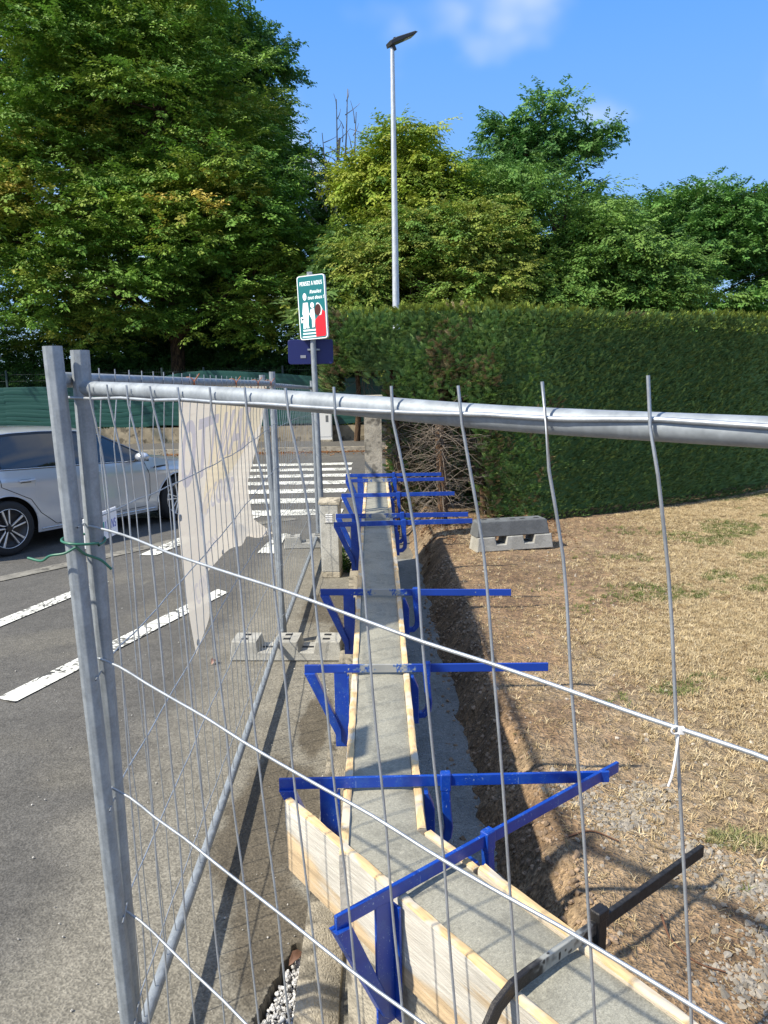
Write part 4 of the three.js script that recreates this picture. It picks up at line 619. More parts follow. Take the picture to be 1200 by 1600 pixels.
// lobes: [x, y, z, rx, ry, rz]; clumps sit mostly in the outer shell of each lobe
function tree(name, label, o) {
  const g = group(name, label, 'tree', [o.at[0], 0, o.at[1]], 0, o.group), r = rng(o.seed), limbs = [], list = [];
  const lobes = o.lobes.map(l => [l[0] - o.at[0], l[1], l[2] - o.at[1], l[3], l[4], l[5]]), vol = lobes.map(l => Math.pow(l[3] * l[4] * l[5], .72)), tot = vol.reduce((a, b) => a + b, 0);
  const H = Math.max(...lobes.map(l => l[1])), tr = o.trunk || .2, main = [V(0, -.1, 0), V(.1, H * .3, .05), V(-.05, H * .6, 0), V(.1, H * .92, .0)];
  const mc = new THREE.CatmullRomCurve3(main); limbs.push(taper(main, tr, tr * .22, 9, 14));
  lobes.forEach(l => { const hy = Math.max(.12, Math.min(.9, (l[1] - l[4] * .9) / (H * .92))), a = mc.getPoint(hy), b = V(l[0], l[1] + l[4] * .5, l[2]), mid = a.clone().lerp(b, .5).add(V((r() - .5) * .5, .35, (r() - .5) * .5)); limbs.push(taper([a, mid, b], tr * .42, .018, 6, 8));
    for (let k = 0; k < (o.twigs ?? 5); k++) { const t = .35 + .6 * r(), p = a.clone().lerp(b, t), q = V(l[0] + (r() - .5) * 1.7 * l[3], l[1] + (r() - .35) * 1.6 * l[4], l[2] + (r() - .5) * 1.7 * l[5]); limbs.push(taper([p, p.clone().lerp(q, .5).add(V(0, .15, 0)), q], tr * .14, .008, 4, 5)); } });
  const lg = mergeGeometries(limbs.map(q => q.index ? q.toNonIndexed() : q)); part('trunk', lg, o.barkM || M.bark, g);
  for (let c = 0; c < o.clumps; c++) {
    let w = r() * tot, li = 0; while (w > vol[li] && li < lobes.length - 1) { w -= vol[li]; li++; } const l = lobes[li];
    const u = r() * 2 - 1, ph = r() * Math.PI * 2, s = Math.sqrt(1 - u * u), dir = V(s * Math.cos(ph), u, s * Math.sin(ph)), rad = .42 + .62 * Math.pow(r(), .55);
    const wob = .66 + .62 * vn(dir.x * 2.3 + li * 7, dir.z * 2.3 + dir.y * 3, o.seed + 5), p = V(l[0] + dir.x * l[3] * rad * wob, l[1] + dir.y * l[4] * rad * wob, l[2] + dir.z * l[5] * rad * wob);
    if (p.y < (o.minY || 0)) continue;
    const dens = vn(p.x * .9 + 3, p.y * .9 + p.z * .7, o.seed + 9); if (dens < (o.gap ?? .3)) continue;
    const k1 = r(), pal = o.palette, base = pal[Math.floor(Math.pow(vn(p.x * .5, p.y * .5 + p.z * .4, o.seed + 21) * .65 + k1 * .35, 1.0) * pal.length * .999)], cs = o.clumpR || .5;
    const n = Math.round((o.per || 9) * (.6 + .8 * r()));
    for (let i = 0; i < n; i++) {
      const a = r() * Math.PI * 2, q = Math.sqrt(r()) * cs * (.8 + .5 * r()), off = V(Math.cos(a) * q, (r() - .5) * cs * (o.flat ?? .5), Math.sin(a) * q), yaw = -a + (r() - .5) * 1.6 + (dir.x > 0 ? 0 : 0), k = (o.bright || 1.75) * (.78 + .44 * r());
      list.push({ p: p.clone().add(off), q: new THREE.Quaternion().setFromEuler(new THREE.Euler((r() - .5) * (o.tilt ?? .7), yaw, (r() - .45) * (o.tilt ?? .7), 'YXZ')), s: (o.size || 1) * (.75 + .55 * r()), c: [base[0] * k * (.92 + .16 * r()), base[1] * k, base[2] * k] });
    }
  }
  copies('crown', sprigs[o.leaf], leafMat, list, g); return g;
}
const G = { horn: [[.06, .13, .02], [.075, .15, .022], [.10, .18, .026], [.14, .20, .03], [.20, .21, .036], [.27, .22, .045]], hornDark: [[.045, .10, .02], [.055, .12, .022], [.075, .14, .026]], oak: [[.045, .11, .028], [.055, .125, .03], [.065, .14, .032], [.085, .16, .036]], yellow: [[.105, .18, .022], [.145, .21, .024], [.20, .24, .03], [.09, .16, .022]], autumn: [[.085, .15, .026], [.12, .18, .03], [.17, .20, .036], [.10, .17, .03], [.075, .14, .026]], mid: [[.065, .14, .028], [.085, .16, .032], [.105, .18, .036], [.125, .185, .036]] };
const wood_ = 'trees behind the boundary fence';
tree('hornbeam', 'large hornbeam with tiered yellow-tipped sprays above the parked car', { at: [-7.2, -27.5], seed: 11, bright: 1.9, trunk: .3, leaf: 'hornbeam', palette: G.horn, clumps: 1500, per: 13, clumpR: .75, flat: .55, tilt: .85, size: 1.15, gap: .36, group: wood_,
  lobes: [[-10.5, 12.6, -27, 4.2, 3.6, 3.4], [-8.3, 13.5, -27.5, 3.6, 3.6, 3.4], [-6.7, 10.3, -26.5, 3.1, 2.8, 3.0], [-9.6, 8.2, -26, 4.0, 2.8, 2.8], [-6.3, 6.6, -25.4, 3.8, 2.2, 2.4], [-5.0, 7.2, -25.6, 2.5, 2.3, 2.2], [-12.8, 6.2, -26, 3.8, 3.0, 2.8], [-9.2, 4.8, -25.4, 3.0, 1.6, 2.0], [-3.7, 4.9, -25.6, 2.3, 1.6, 1.8]] });
tree('oak_tree', 'tall dark green oak rising behind the hornbeam', { at: [-6.0, -33], seed: 12, trunk: .34, leaf: 'oak', palette: G.oak, clumps: 760, per: 13, clumpR: .62, flat: .8, tilt: 1.2, size: 1.35, gap: .3, group: wood_,
  lobes: [[-7.2, 15.6, -33, 2.4, 2.2, 2.4], [-5.5, 13.6, -33, 1.9, 2.3, 2.2], [-8.0, 13.0, -33, 2.4, 2.6, 2.2], [-5.2, 11.0, -32.4, 1.8, 2.0, 2.0], [-6.8, 9.6, -32.6, 2.4, 2.4, 2.2], [-4.3, 8.4, -32.0, 1.7, 2.0, 1.8], [-5.0, 6.4, -32, 2.2, 2.2, 2]] });
tree('dark_tree', 'dark tree with bare dead branches standing out of its top', { at: [-1.6, -29.5], seed: 13, trunk: .2, leaf: 'oak', palette: G.hornDark, clumps: 300, per: 9, clumpR: .55, flat: .8, tilt: 1.2, size: 1.2, gap: .34, twigs: 9, group: wood_,
  lobes: [[-1.9, 8.2, -29.5, 1.3, 1.5, 1.3], [-1.4, 6.4, -29.2, 1.6, 1.7, 1.5], [-2.3, 4.8, -28.8, 1.6, 1.6, 1.5], [-.6, 5.0, -28.8, 1.4, 1.6, 1.4]] });
tree('yellow_green_tree', 'bright yellow-green tree behind the street lamp', { at: [.9, -24.4], seed: 14, trunk: .2, leaf: 'loose', palette: G.yellow, clumps: 520, per: 12, clumpR: .55, flat: .7, tilt: 1, size: 1.2, gap: .3, group: wood_,
  lobes: [[.6, 8.7, -24.4, .8, .8, .8], [.0, 7.8, -24.4, .9, .8, .9], [1.5, 7.5, -24.4, 1.0, .9, 1.0], [.7, 6.6, -24.3, 1.5, 1.1, 1.2], [2.0, 6.2, -24.3, 1.1, 1.1, 1.0], [1.0, 4.9, -24.2, 1.6, 1.2, 1.2]] });
tree('autumn_tree', 'small tree with yellowing autumn leaves beside the street lamp', { at: [1.2, -22.6], seed: 15, trunk: .13, leaf: 'loose', palette: G.autumn, clumps: 560, per: 11, clumpR: .5, flat: .8, tilt: 1.1, size: 1.0, gap: .38, group: wood_,
  lobes: [[.2, 5.6, -22.6, 1.3, 1.1, 1.2], [1.6, 5.6, -22.4, 1.3, 1.1, 1.2], [2.8, 6.0, -22.8, 1.2, 1.1, 1.2], [.9, 4.2, -22.2, 1.7, 1.2, 1.4], [2.5, 4.4, -22.3, 1.4, 1.2, 1.3], [1.2, 3.0, -22.0, 2.2, 1.0, 1.4]] });
tree('slender_tree', 'grey-green slender tree with large leaves between oak and street lamp', { at: [-.8, -23.6], seed: 25, trunk: .1, leaf: 'big', palette: [[.10, .17, .05], [.13, .19, .06], [.07, .13, .035]], clumps: 130, per: 7, clumpR: .45, flat: .8, tilt: .9, size: .9, gap: .3, group: wood_,
  lobes: [[-.7, 5.4, -23.4, .8, 1.2, .8], [-1.3, 4.0, -23.2, 1.1, 1.1, 1.0], [-.4, 3.4, -23.2, 1.0, 1.0, 1.0]] });
tree('oak_tree', 'oak with an open ragged top above the hedge', { at: [5.2, -29], seed: 16, bright: 2.0, trunk: .26, leaf: 'oak', palette: G.oak, clumps: 700, per: 12, clumpR: .5, flat: .85, tilt: 1.3, size: 1.2, gap: .42, twigs: 8, group: wood_,
  lobes: [[4.7, 10.2, -29, .7, 1.1, .8], [6.1, 10.6, -29, .75, 1.1, .8], [7.5, 9.7, -29, .9, .9, .9], [4.0, 8.7, -29, .9, 1.0, .9], [5.6, 8.7, -28.6, 1.2, 1.1, 1.1], [7.4, 7.9, -28.6, 1.3, 1.1, 1.1], [5.2, 7.4, -28.3, 2.4, 1.7, 1.8], [3.6, 7.6, -28.3, 1.4, 1.4, 1.4], [7.4, 6.6, -28.0, 1.7, 1.5, 1.5], [5.4, 5.2, -28, 2.8, 1.8, 1.8]] });
tree('field_maple', 'bushy mid green tree just behind the hedge', { at: [5.4, -24], seed: 17, trunk: .16, leaf: 'loose', palette: G.mid, clumps: 700, per: 12, clumpR: .5, flat: .6, tilt: 1, size: 1.05, gap: .28, group: wood_,
  lobes: [[4.2, 7.0, -24, 1.5, 1.2, 1.3], [5.6, 6.6, -24, 1.5, 1.3, 1.3], [4.2, 5.2, -23.6, 1.9, 1.4, 1.4], [6.4, 5.4, -23.4, 1.8, 1.4, 1.4], [7.8, 4.9, -23.4, 1.4, 1.2, 1.2], [5.2, 3.9, -23, 2.4, 1.2, 1.4], [8.0, 3.6, -23, 1.6, 1.1, 1.2]] });
tree('oak_tree', 'broad oak beside the open sky at the end of the hedge', { at: [13.2, -33], seed: 18, bright: 2.1, trunk: .36, leaf: 'oak', palette: [[.045, .11, .025], [.06, .13, .028], [.075, .145, .03]], clumps: 1150, per: 12, clumpR: .62, flat: .8, tilt: 1.2, size: 1.25, gap: .38, twigs: 7, group: wood_,
  lobes: [[11.0, 7.6, -32.6, 1.8, 1.3, 1.6], [13.2, 8.5, -33, 1.8, 1.3, 1.6], [15.4, 8.3, -33, 2.0, 1.3, 1.6], [17.6, 8.2, -33, 2.2, 1.5, 1.7], [12.0, 7.4, -32, 2.4, 1.7, 1.8], [14.8, 7.2, -32, 2.2, 1.6, 1.8], [17, 7, -32.4, 2.2, 1.8, 1.8], [11.0, 5.6, -31.6, 2.2, 1.6, 1.7], [16.6, 5.0, -32, 2.2, 1.6, 1.8], [13.2, 4.4, -31.6, 2.6, 1.4, 1.8]] });
tree('hornbeam', 'dense hornbeam standing beside the tiered one, farther along the green fence', { at: [-17.5, -28], seed: 19, bright: 1.75, trunk: .28, leaf: 'hornbeam', palette: G.hornDark, clumps: 520, per: 9, clumpR: .8, flat: .55, tilt: .85, size: 1.3, gap: .3, group: wood_,
  lobes: [[-17.5, 11.5, -28, 4.2, 4, 3.4], [-15.2, 7, -27, 3.4, 3, 2.8], [-19.5, 7, -27, 3.6, 3, 3], [-16, 13.6, -28, 3.6, 3, 3], [-17, 4.2, -26.5, 3.6, 1.8, 2.2]] });
tree('maple_tree', 'dark maple filling the wood behind the tiered hornbeam', { at: [-10, -36], seed: 20, trunk: .3, leaf: 'big', palette: G.hornDark, clumps: 420, per: 9, clumpR: .9, flat: .6, tilt: .9, size: 1.6, gap: .25, group: wood_,
  lobes: [[-11, 14, -36, 4.5, 4.5, 3.5], [-8, 9.5, -35.5, 4, 4, 3], [-13.5, 9, -35.5, 4, 4, 3], [-10, 5, -35, 5, 3, 3]] });
// shrubs filling the wood's edge behind the mesh fence
const bushes = 'shrubs along the foot of the wood';
[[-12.5, -27.6, 2.6, 2.5], [-8.8, -29.6, 2.8, 2.9], [-5.2, -28.8, 2.4, 2.8], [-2.6, -27.4, 2.0, 2.4], [.4, -26.4, 2.0, 2.3], [3.2, -26.2, 2.1, 2.4], [6.6, -26.2, 2.2, 2.4], [9.6, -26.6, 2.3, 2.5], [12.4, -28.4, 2.6, 2.6], [16, -29, 2.8, 2.8], [-16.5, -27.6, 2.6, 2.5], [-20, -28, 2.8, 2.6], [20, -30, 3, 2.6], [-24, -28, 3, 3.2], [-14.5, -30.5, 3.2, 4.2], [-9.5, -31.5, 3.4, 4.4], [-4.6, -31, 3.2, 4.2], [-19, -31, 3.4, 4.2], [0.2, -29.6, 2.8, 3.8]].forEach(([x, z, w, h], i) => {
  const tones = ['hornDark', 'oak', 'hornDark', 'oak', 'mid', 'autumn', 'mid', 'horn', 'oak', 'mid', 'oak', 'hornDark', 'oak', 'oak', 'hornDark', 'oak', 'hornDark', 'oak', 'hornDark'];
  const names = ['below the far edge of the tiered hornbeam', 'below the tiered hornbeam', 'below the tall dark oak', 'behind the blue sign', 'behind the street lamp', 'beside the autumn tree', 'below the ragged oak', 'beside the bushy mid green tree', 'below the broad oak', 'below the outer side of the broad oak', 'below the dense hornbeam', 'beyond the dense hornbeam', 'beyond the broad oak', 'at the far end of the green fence', 'deep in the wood behind the silver hatchback', 'deep in the wood behind the tiered hornbeam', 'deep in the wood below the tall dark oak', 'deep in the wood behind the dense hornbeam', 'deep in the wood below the dead branches'];
  tree('shrub', 'dense leafy shrub ' + names[i], { at: [x, z], seed: 100 + i, trunk: .07, leaf: i % 3 ? 'loose' : 'oak', palette: G[tones[i]], clumps: 190, per: 9, clumpR: .6, flat: .8, tilt: 1.1, size: 1.2, gap: .2, twigs: 3, group: bushes, lobes: [[x, h * .55, z, w * .9, h * .55, 1.2], [x - w * .5, h * .8, z, w * .5, h * .4, 1.0], [x + w * .45, h * .7, z + .2, w * .55, h * .4, 1.0]] });
});
// bare dead branches above the dark tree
{
  const g = group('dead_tree', 'bare dead tree top with thin grey branches against the sky', 'tree', [-1.5, 0, -28.2]), r = rng(77), L = [];
  L.push(taper([V(0, 0, 0), V(.1, 4, 0), V(0, 8, 0), V(.2, 10.2, 0)], .13, .04, 7, 12));
  for (const [x, y, a, b] of [[-.9, 10.6, -.3, 8.6], [.1, 11.6, .1, 9.0], [.5, 11.9, .0, 8.6], [1.2, 10.6, .35, 8.6], [-.4, 10.4, .1, 8.0], [1.7, 10.2, .3, 8.2], [-1.5, 9.4, -.2, 7.8], [.8, 10.9, .2, 8.2]]) { const p = V(a, b - .8, (r() - .5) * .4), q = V(x, y, (r() - .5)); L.push(taper([p, p.clone().lerp(q, .45).add(V((x - a) * .25, -.1, 0)), q], .05, .012, 5, 8)); for (let k = 0; k < 6; k++) { const s = p.clone().lerp(q, .35 + .11 * k), e = s.clone().add(V((r() - .5) * 1.5, .2 + .45 * r(), (r() - .5) * .5)); L.push(taper([s, s.clone().lerp(e, .5).add(V(.03, 0, 0)), e], .018, .005, 4, 4)); } }
  part('trunk', mergeGeometries(L), mat({ color: C(.26, .23, .2), roughness: 1 }), g);
}

// ------------------------------------------------------------------ clipped conifer hedge
{
  const g = group('hedge', 'tall clipped conifer hedge with a bare hollow foot at its street end', 'hedge');
  const line = [[-.58, -8.74], [.6, -8.58], [1.2, -8.5], [1.75, -8.52], [2.4, -8.8], [3.3, -9.3], [5.3, -10.55], [12, -14.6], [22, -20]], dpt = 1.25;
  const seg = []; for (let i = 0; i < line.length - 1; i++) { const a = line[i], b = line[i + 1], L = Math.hypot(b[0] - a[0], b[1] - a[1]); seg.push({ a, b, L, n: [(b[1] - a[1]) / L * -1, (b[0] - a[0]) / L] }); }
  const topY = x => 2.62 + .03 * Math.sin(x * 1.7);
  const lowY = x => x < 1.25 ? lerp(1.98, 1.62, sm(-.6, .5, x)) - .0 + (x > .9 ? -1.0 * sm(.9, 1.25, x) : 0) : .12;
  // dark inner mass
  const lump = []; const face = (a, b, y0, y1) => { };
  const coreM = mat({ color: C(.165, .28, .095), roughness: 1 });
  const path = line.map(p => V(p[0], 0, p[1]));
  part('inner_branches', mergeGeometries([sweep([V(-.3, 0, -9.3), V(.6, 0, -9.18), V(1.5, 0, -9.15)], [[-.36, 2.0], [.36, 2.0], [.36, 2.44], [-.36, 2.44]].map(([s, y]) => [s, y])), sweep([V(1.3, 0, -9.28), V(1.6, 0, -9.28), V(2.02, 0, -9.48), V(2.9, 0, -9.98), V(4.88, 0, -11.25), V(11.6, 0, -15.3), V(21.6, 0, -20.75)], [[-.38, .05], [.38, .05], [.38, 2.44], [-.38, 2.44]])]), coreM, g);
  // sprays
  const spray = (() => { const r = rng(8), pos = []; for (let i = 0; i < 9; i++) { const t = i / 9, s = i % 2 ? 1 : -1, b = V(0, t * .075, t * .02), d = V(s * (.5 + .3 * r()), .75, .25 * (r() - .2)).normalize(), L = .034 * (1.1 - .6 * t), w = V(-d.y, d.x, .2).normalize().multiplyScalar(.0065); const q = b.clone().addScaledVector(d, L), m = b.clone().addScaledVector(d, L * .5); for (const v of [b, m.clone().add(w), q, b, q, m.clone().sub(w)]) pos.push(v.x, v.y, v.z + .004 * r()); } const q = [V(-.006, 0, 0), V(.006, 0, 0), V(0, .105, .022)]; for (const v of q) pos.push(v.x, v.y, v.z); const gg = new THREE.BufferGeometry(); gg.setAttribute('position', new THREE.Float32BufferAttribute(pos, 3)); gg.computeVertexNormals(); return gg; })();
  const r = rng(9), list = [], Q = new THREE.Quaternion(), E = new THREE.Euler();
  const put = (x, y, z, nx, nz, up, s, tone) => { const yaw = Math.atan2(nx, nz) + (r() - .5) * 1.5, pitch = lerp(1.1, .05, up) + (r() - .5) * .9, k = .6 + .8 * r(); E.set(pitch, yaw, (r() - .5) * 1.2, 'YXZ'); list.push({ p: V(x, y, z), q: new THREE.Quaternion().setFromEuler(E), s: s * (.75 + .6 * r()), c: tone.map(q => q * k) }); };
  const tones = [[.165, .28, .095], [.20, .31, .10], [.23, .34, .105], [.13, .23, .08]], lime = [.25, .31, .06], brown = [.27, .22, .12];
  seg.forEach((q, i) => {
    const dens = i < 6 ? 2100 : i === 6 ? 900 : 300, nF = Math.round(q.L * 2.6 * dens);
    for (let k = 0; k < nF; k++) { const t = r(), x = lerp(q.a[0], q.b[0], t), z = lerp(q.a[1], q.b[1], t); if (x > 14 && r() > .4) continue; const y = .12 + 2.58 * Math.pow(r(), .9), ly = lowY(x) + .22 * (fbm(x * 4, 3, 5, 3) - .5); if (y < ly || y > topY(x)) continue;
      const bump = .06 * (fbm(x * 2.2, y * 2.2, 12, 4) - .5) + .05 * (vn(x * 9, y * 9, 13) - .5) - .12 * sm(2.5, 2.7, y) * 0, open = x < 1.3 ? sm(.5, .75, fbm(x * 2.6, y * 2.6, 14, 3)) : 0; if (open > .5 && r() < open * .75) continue;
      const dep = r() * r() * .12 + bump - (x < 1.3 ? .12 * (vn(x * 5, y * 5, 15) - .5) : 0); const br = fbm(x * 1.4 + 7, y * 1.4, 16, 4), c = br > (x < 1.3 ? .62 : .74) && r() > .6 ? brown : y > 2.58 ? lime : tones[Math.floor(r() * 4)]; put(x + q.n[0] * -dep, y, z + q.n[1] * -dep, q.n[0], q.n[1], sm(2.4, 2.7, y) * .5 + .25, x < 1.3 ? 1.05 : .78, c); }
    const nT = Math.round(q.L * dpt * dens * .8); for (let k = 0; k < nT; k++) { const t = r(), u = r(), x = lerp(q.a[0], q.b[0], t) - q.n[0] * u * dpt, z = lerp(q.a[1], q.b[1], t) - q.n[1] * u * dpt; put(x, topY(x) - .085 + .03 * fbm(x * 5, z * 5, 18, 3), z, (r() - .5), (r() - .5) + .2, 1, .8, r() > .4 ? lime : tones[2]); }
  });
  for (let k = 0; k < 3000; k++) { const z = -8.75 - r() * 1.1, y = 1.75 + r() * .93; put(-.62 + .14 * (fbm(z * 3, y * 3, 19, 3) - .5) + r() * .1 + .1 * Math.pow(Math.abs(z + 9.2) / .6, 4), y, z, -1, 0, .3, 1.4, r() > .75 ? brown : tones[Math.floor(r() * 4)]); }
  for (let k = 0; k < 6500; k++) { const x = 0.06 + r() * 1.5, y = .15 + r() * 1.9; put(x, y, -9.7 - r() * .3, 0, 1, .3, 1.3, r() > .5 ? brown : tones[0]); }
  for (let k = 0; k < 900; k++) { const x = 1.2 + r() * .5, y = .18 + r() * 1.6; put(x - .12 * r(), y, -8.75 - r() * .5, -1, .5, .3, 1.3, r() > .6 ? brown : tones[1]); }
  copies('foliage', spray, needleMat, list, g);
  part('inner_branches', sweep([V(.12, 0, -10.1), V(1.7, 0, -10.05)], [[-.12, 0], [.12, 0], [.12, 2.1], [-.12, 2.1]], { jag: .05, seed: 3 }), coreM, g);
  part('trunk', taper([V(.62, .1, -8.35), V(.645, .6, -8.33), V(.625, 1.2, -8.4), V(.66, 1.9, -8.95)], .062, .045, 12, 14), M.barkPale, g, 'bare reddish trunk');
  part('trunk', taper([V(1.2, .05, -9.0), V(1.16, .9, -9.0), V(1.2, 2.1, -9.0)], .04, .03, 8, 8), M.barkPale, g);
  part('trunk', taper([V(.15, .0, -9.2), V(.2, .9, -9.2), V(.1, 2.1, -9.2)], .035, .03, 8, 8), M.bark, g);
  const tw = []; const add = (p, d, L, rad) => { const a = p.clone(), m = p.clone().addScaledVector(d, L * .5).add(V((r() - .5) * .06, (r() - .6) * .1, (r() - .5) * .06)), e = p.clone().addScaledVector(d, L).add(V((r() - .5) * .1, -.08 * r(), (r() - .5) * .1)); tw.push(taper([a, m, e], rad, rad * .3, 4, 5)); for (let k = 0; k < 3; k++) { const s = m.clone().lerp(e, r()), q = s.clone().add(V((r() - .5) * .2, (r() - .5) * .18, (r() - .5) * .2)); tw.push(taper([s, s.clone().lerp(q, .5).add(V(0, .01, 0)), q], rad * .45, rad * .15, 3, 3)); } };
  for (let k = 0; k < 190; k++) { const y = .3 + r() * 1.2, a = r() * Math.PI * 2; add(V(.635, y, -8.32), V(Math.cos(a), (r() - .5) * 1.3, Math.sin(a) * .6).normalize(), .2 + .35 * r(), .003 + .003 * r()); }
  for (let k = 0; k < 240; k++) { const y = .3 + r() * 1.3, a = r() * Math.PI * 2, p = r() > .5 ? V(1.18, y, -9.0) : V(.16, y, -9.2); add(p, V(Math.cos(a), (r() - .5) * 1.4, Math.sin(a) * .6).normalize(), .2 + .35 * r(), .003 + .003 * r()); }
  for (let k = 0; k < 60; k++) add(V(-.3 + r() * 1.4, 1.95 + .1 * r(), -8.9 - .4 * r()), V((r() - .5), -.5 - .4 * r(), .5 * (r() - .3)).normalize(), .2 + .25 * r(), .003);
  const t = part('dead_twigs', mergeGeometries(tw), M.twig, g, 'pale dead twigs'); t.userData.kind = 'stuff';
}

// ------------------------------------------------------------------ dry grass, straw, stones, weeds
const blade = (() => { const r = rng(21), pos = []; for (let i = 0; i < 7; i++) { const a = r() * 6.28, l = .6 + .6 * r(), lean = .35 + .9 * r(), x = (r() - .5) * .7, z = (r() - .5) * .7, w = .05, dx = Math.cos(a), dz = Math.sin(a); const b0 = [x - dz * w, 0, z + dx * w], b1 = [x + dz * w, 0, z - dx * w], m0 = [x + dx * lean * .4 - dz * w * .7, l * .6, z + dz * lean * .4 + dx * w * .7], m1 = [x + dx * lean * .4 + dz * w * .7, l * .6, z + dz * lean * .4 - dx * w * .7], tip = [x + dx * lean, l * .85, z + dz * lean]; for (const q of [b0, b1, m1, b0, m1, m0, m0, m1, tip]) pos.push(...q); } const g = new THREE.BufferGeometry(); g.setAttribute('position', new THREE.Float32BufferAttribute(pos, 3)); g.computeVertexNormals(); return g; })();
{
  const r = rng(22), list = []; const straw = [[.52, .42, .25], [.45, .35, .20], [.58, .48, .31], [.37, .28, .16]], green = [[.10, .15, .04], [.16, .19, .06]];
  for (let k = 0; k < 320000 && list.length < 130000; k++) {
    const z = -1.9 - 11.5 * Math.pow(r(), .75), x = .6 + (1.0 - z * .62) * r(); if (x > 9) continue; const g = grassAmount(x, z); if (r() > g * .95 + .05) continue; if (z < -8.3 - .63 * (x - 1.75) + .1 && x > 1.4) continue; if (distWall(x, z) < .5) continue;
    const gr = fbm(x * 1.6 + 4, z * 1.6, 91, 4) > .65 && r() > .45 ? green[r() > .5 ? 1 : 0] : straw[Math.floor(r() * 4)], kk = .75 + .5 * r();
    const s = .016 + .02 * r(); list.push({ p: V(x, lawnY(x, z) - .004, z), r: [(r() - .5) * .5, r() * 6.28, (r() - .5) * .5], s: [s * 1.3, s * (.5 + .7 * r()), s * 1.3], c: gr.map(q => q * kk) });
  }
  const o = copies('dry_grass', blade, strawMat, list); Object.assign(o.userData, { label: 'short dry straw-coloured grass of the lawn', category: 'grass', kind: 'stuff' });
  const sl = []; const strawGeo = new THREE.BoxGeometry(1, .03, .03); for (let k = 0; k < 9000; k++) { const z = -1.2 - 6 * Math.pow(r(), 1.1), x = .62 + (.9 - z * .6) * r(); if (distWall(x, z) < .36) continue; if (fbm(x * 2.4, z * 2.4, 93, 3) < .42) continue; const L = .02 + .05 * r() * r(), kk = .6 + .7 * r(); sl.push({ p: V(x, lawnY(x, z) + .003, z), r: [0, r() * 6.28, (r() - .5) * .35], s: [L, .05, .05], c: [.42 * kk, .32 * kk, .18 * kk] }); }
  const q = copies('straw', strawGeo, strawMat, sl); Object.assign(q.userData, { label: 'loose straw scattered on the bare soil', category: 'straw', kind: 'stuff' });
}
const stones = [1, 2, 3].map(s => { const g = new THREE.IcosahedronGeometry(1, 1), p = g.attributes.position, r = rng(s * 7); const d = {}; for (let i = 0; i < p.count; i++) { const k = [p.getX(i), p.getY(i), p.getZ(i)].map(q => q.toFixed(3)).join(); d[k] ??= .62 + .5 * r(); p.setXYZ(i, p.getX(i) * d[k] * 1.15, p.getY(i) * d[k] * .7, p.getZ(i) * d[k]); } g.computeVertexNormals(); return g; });
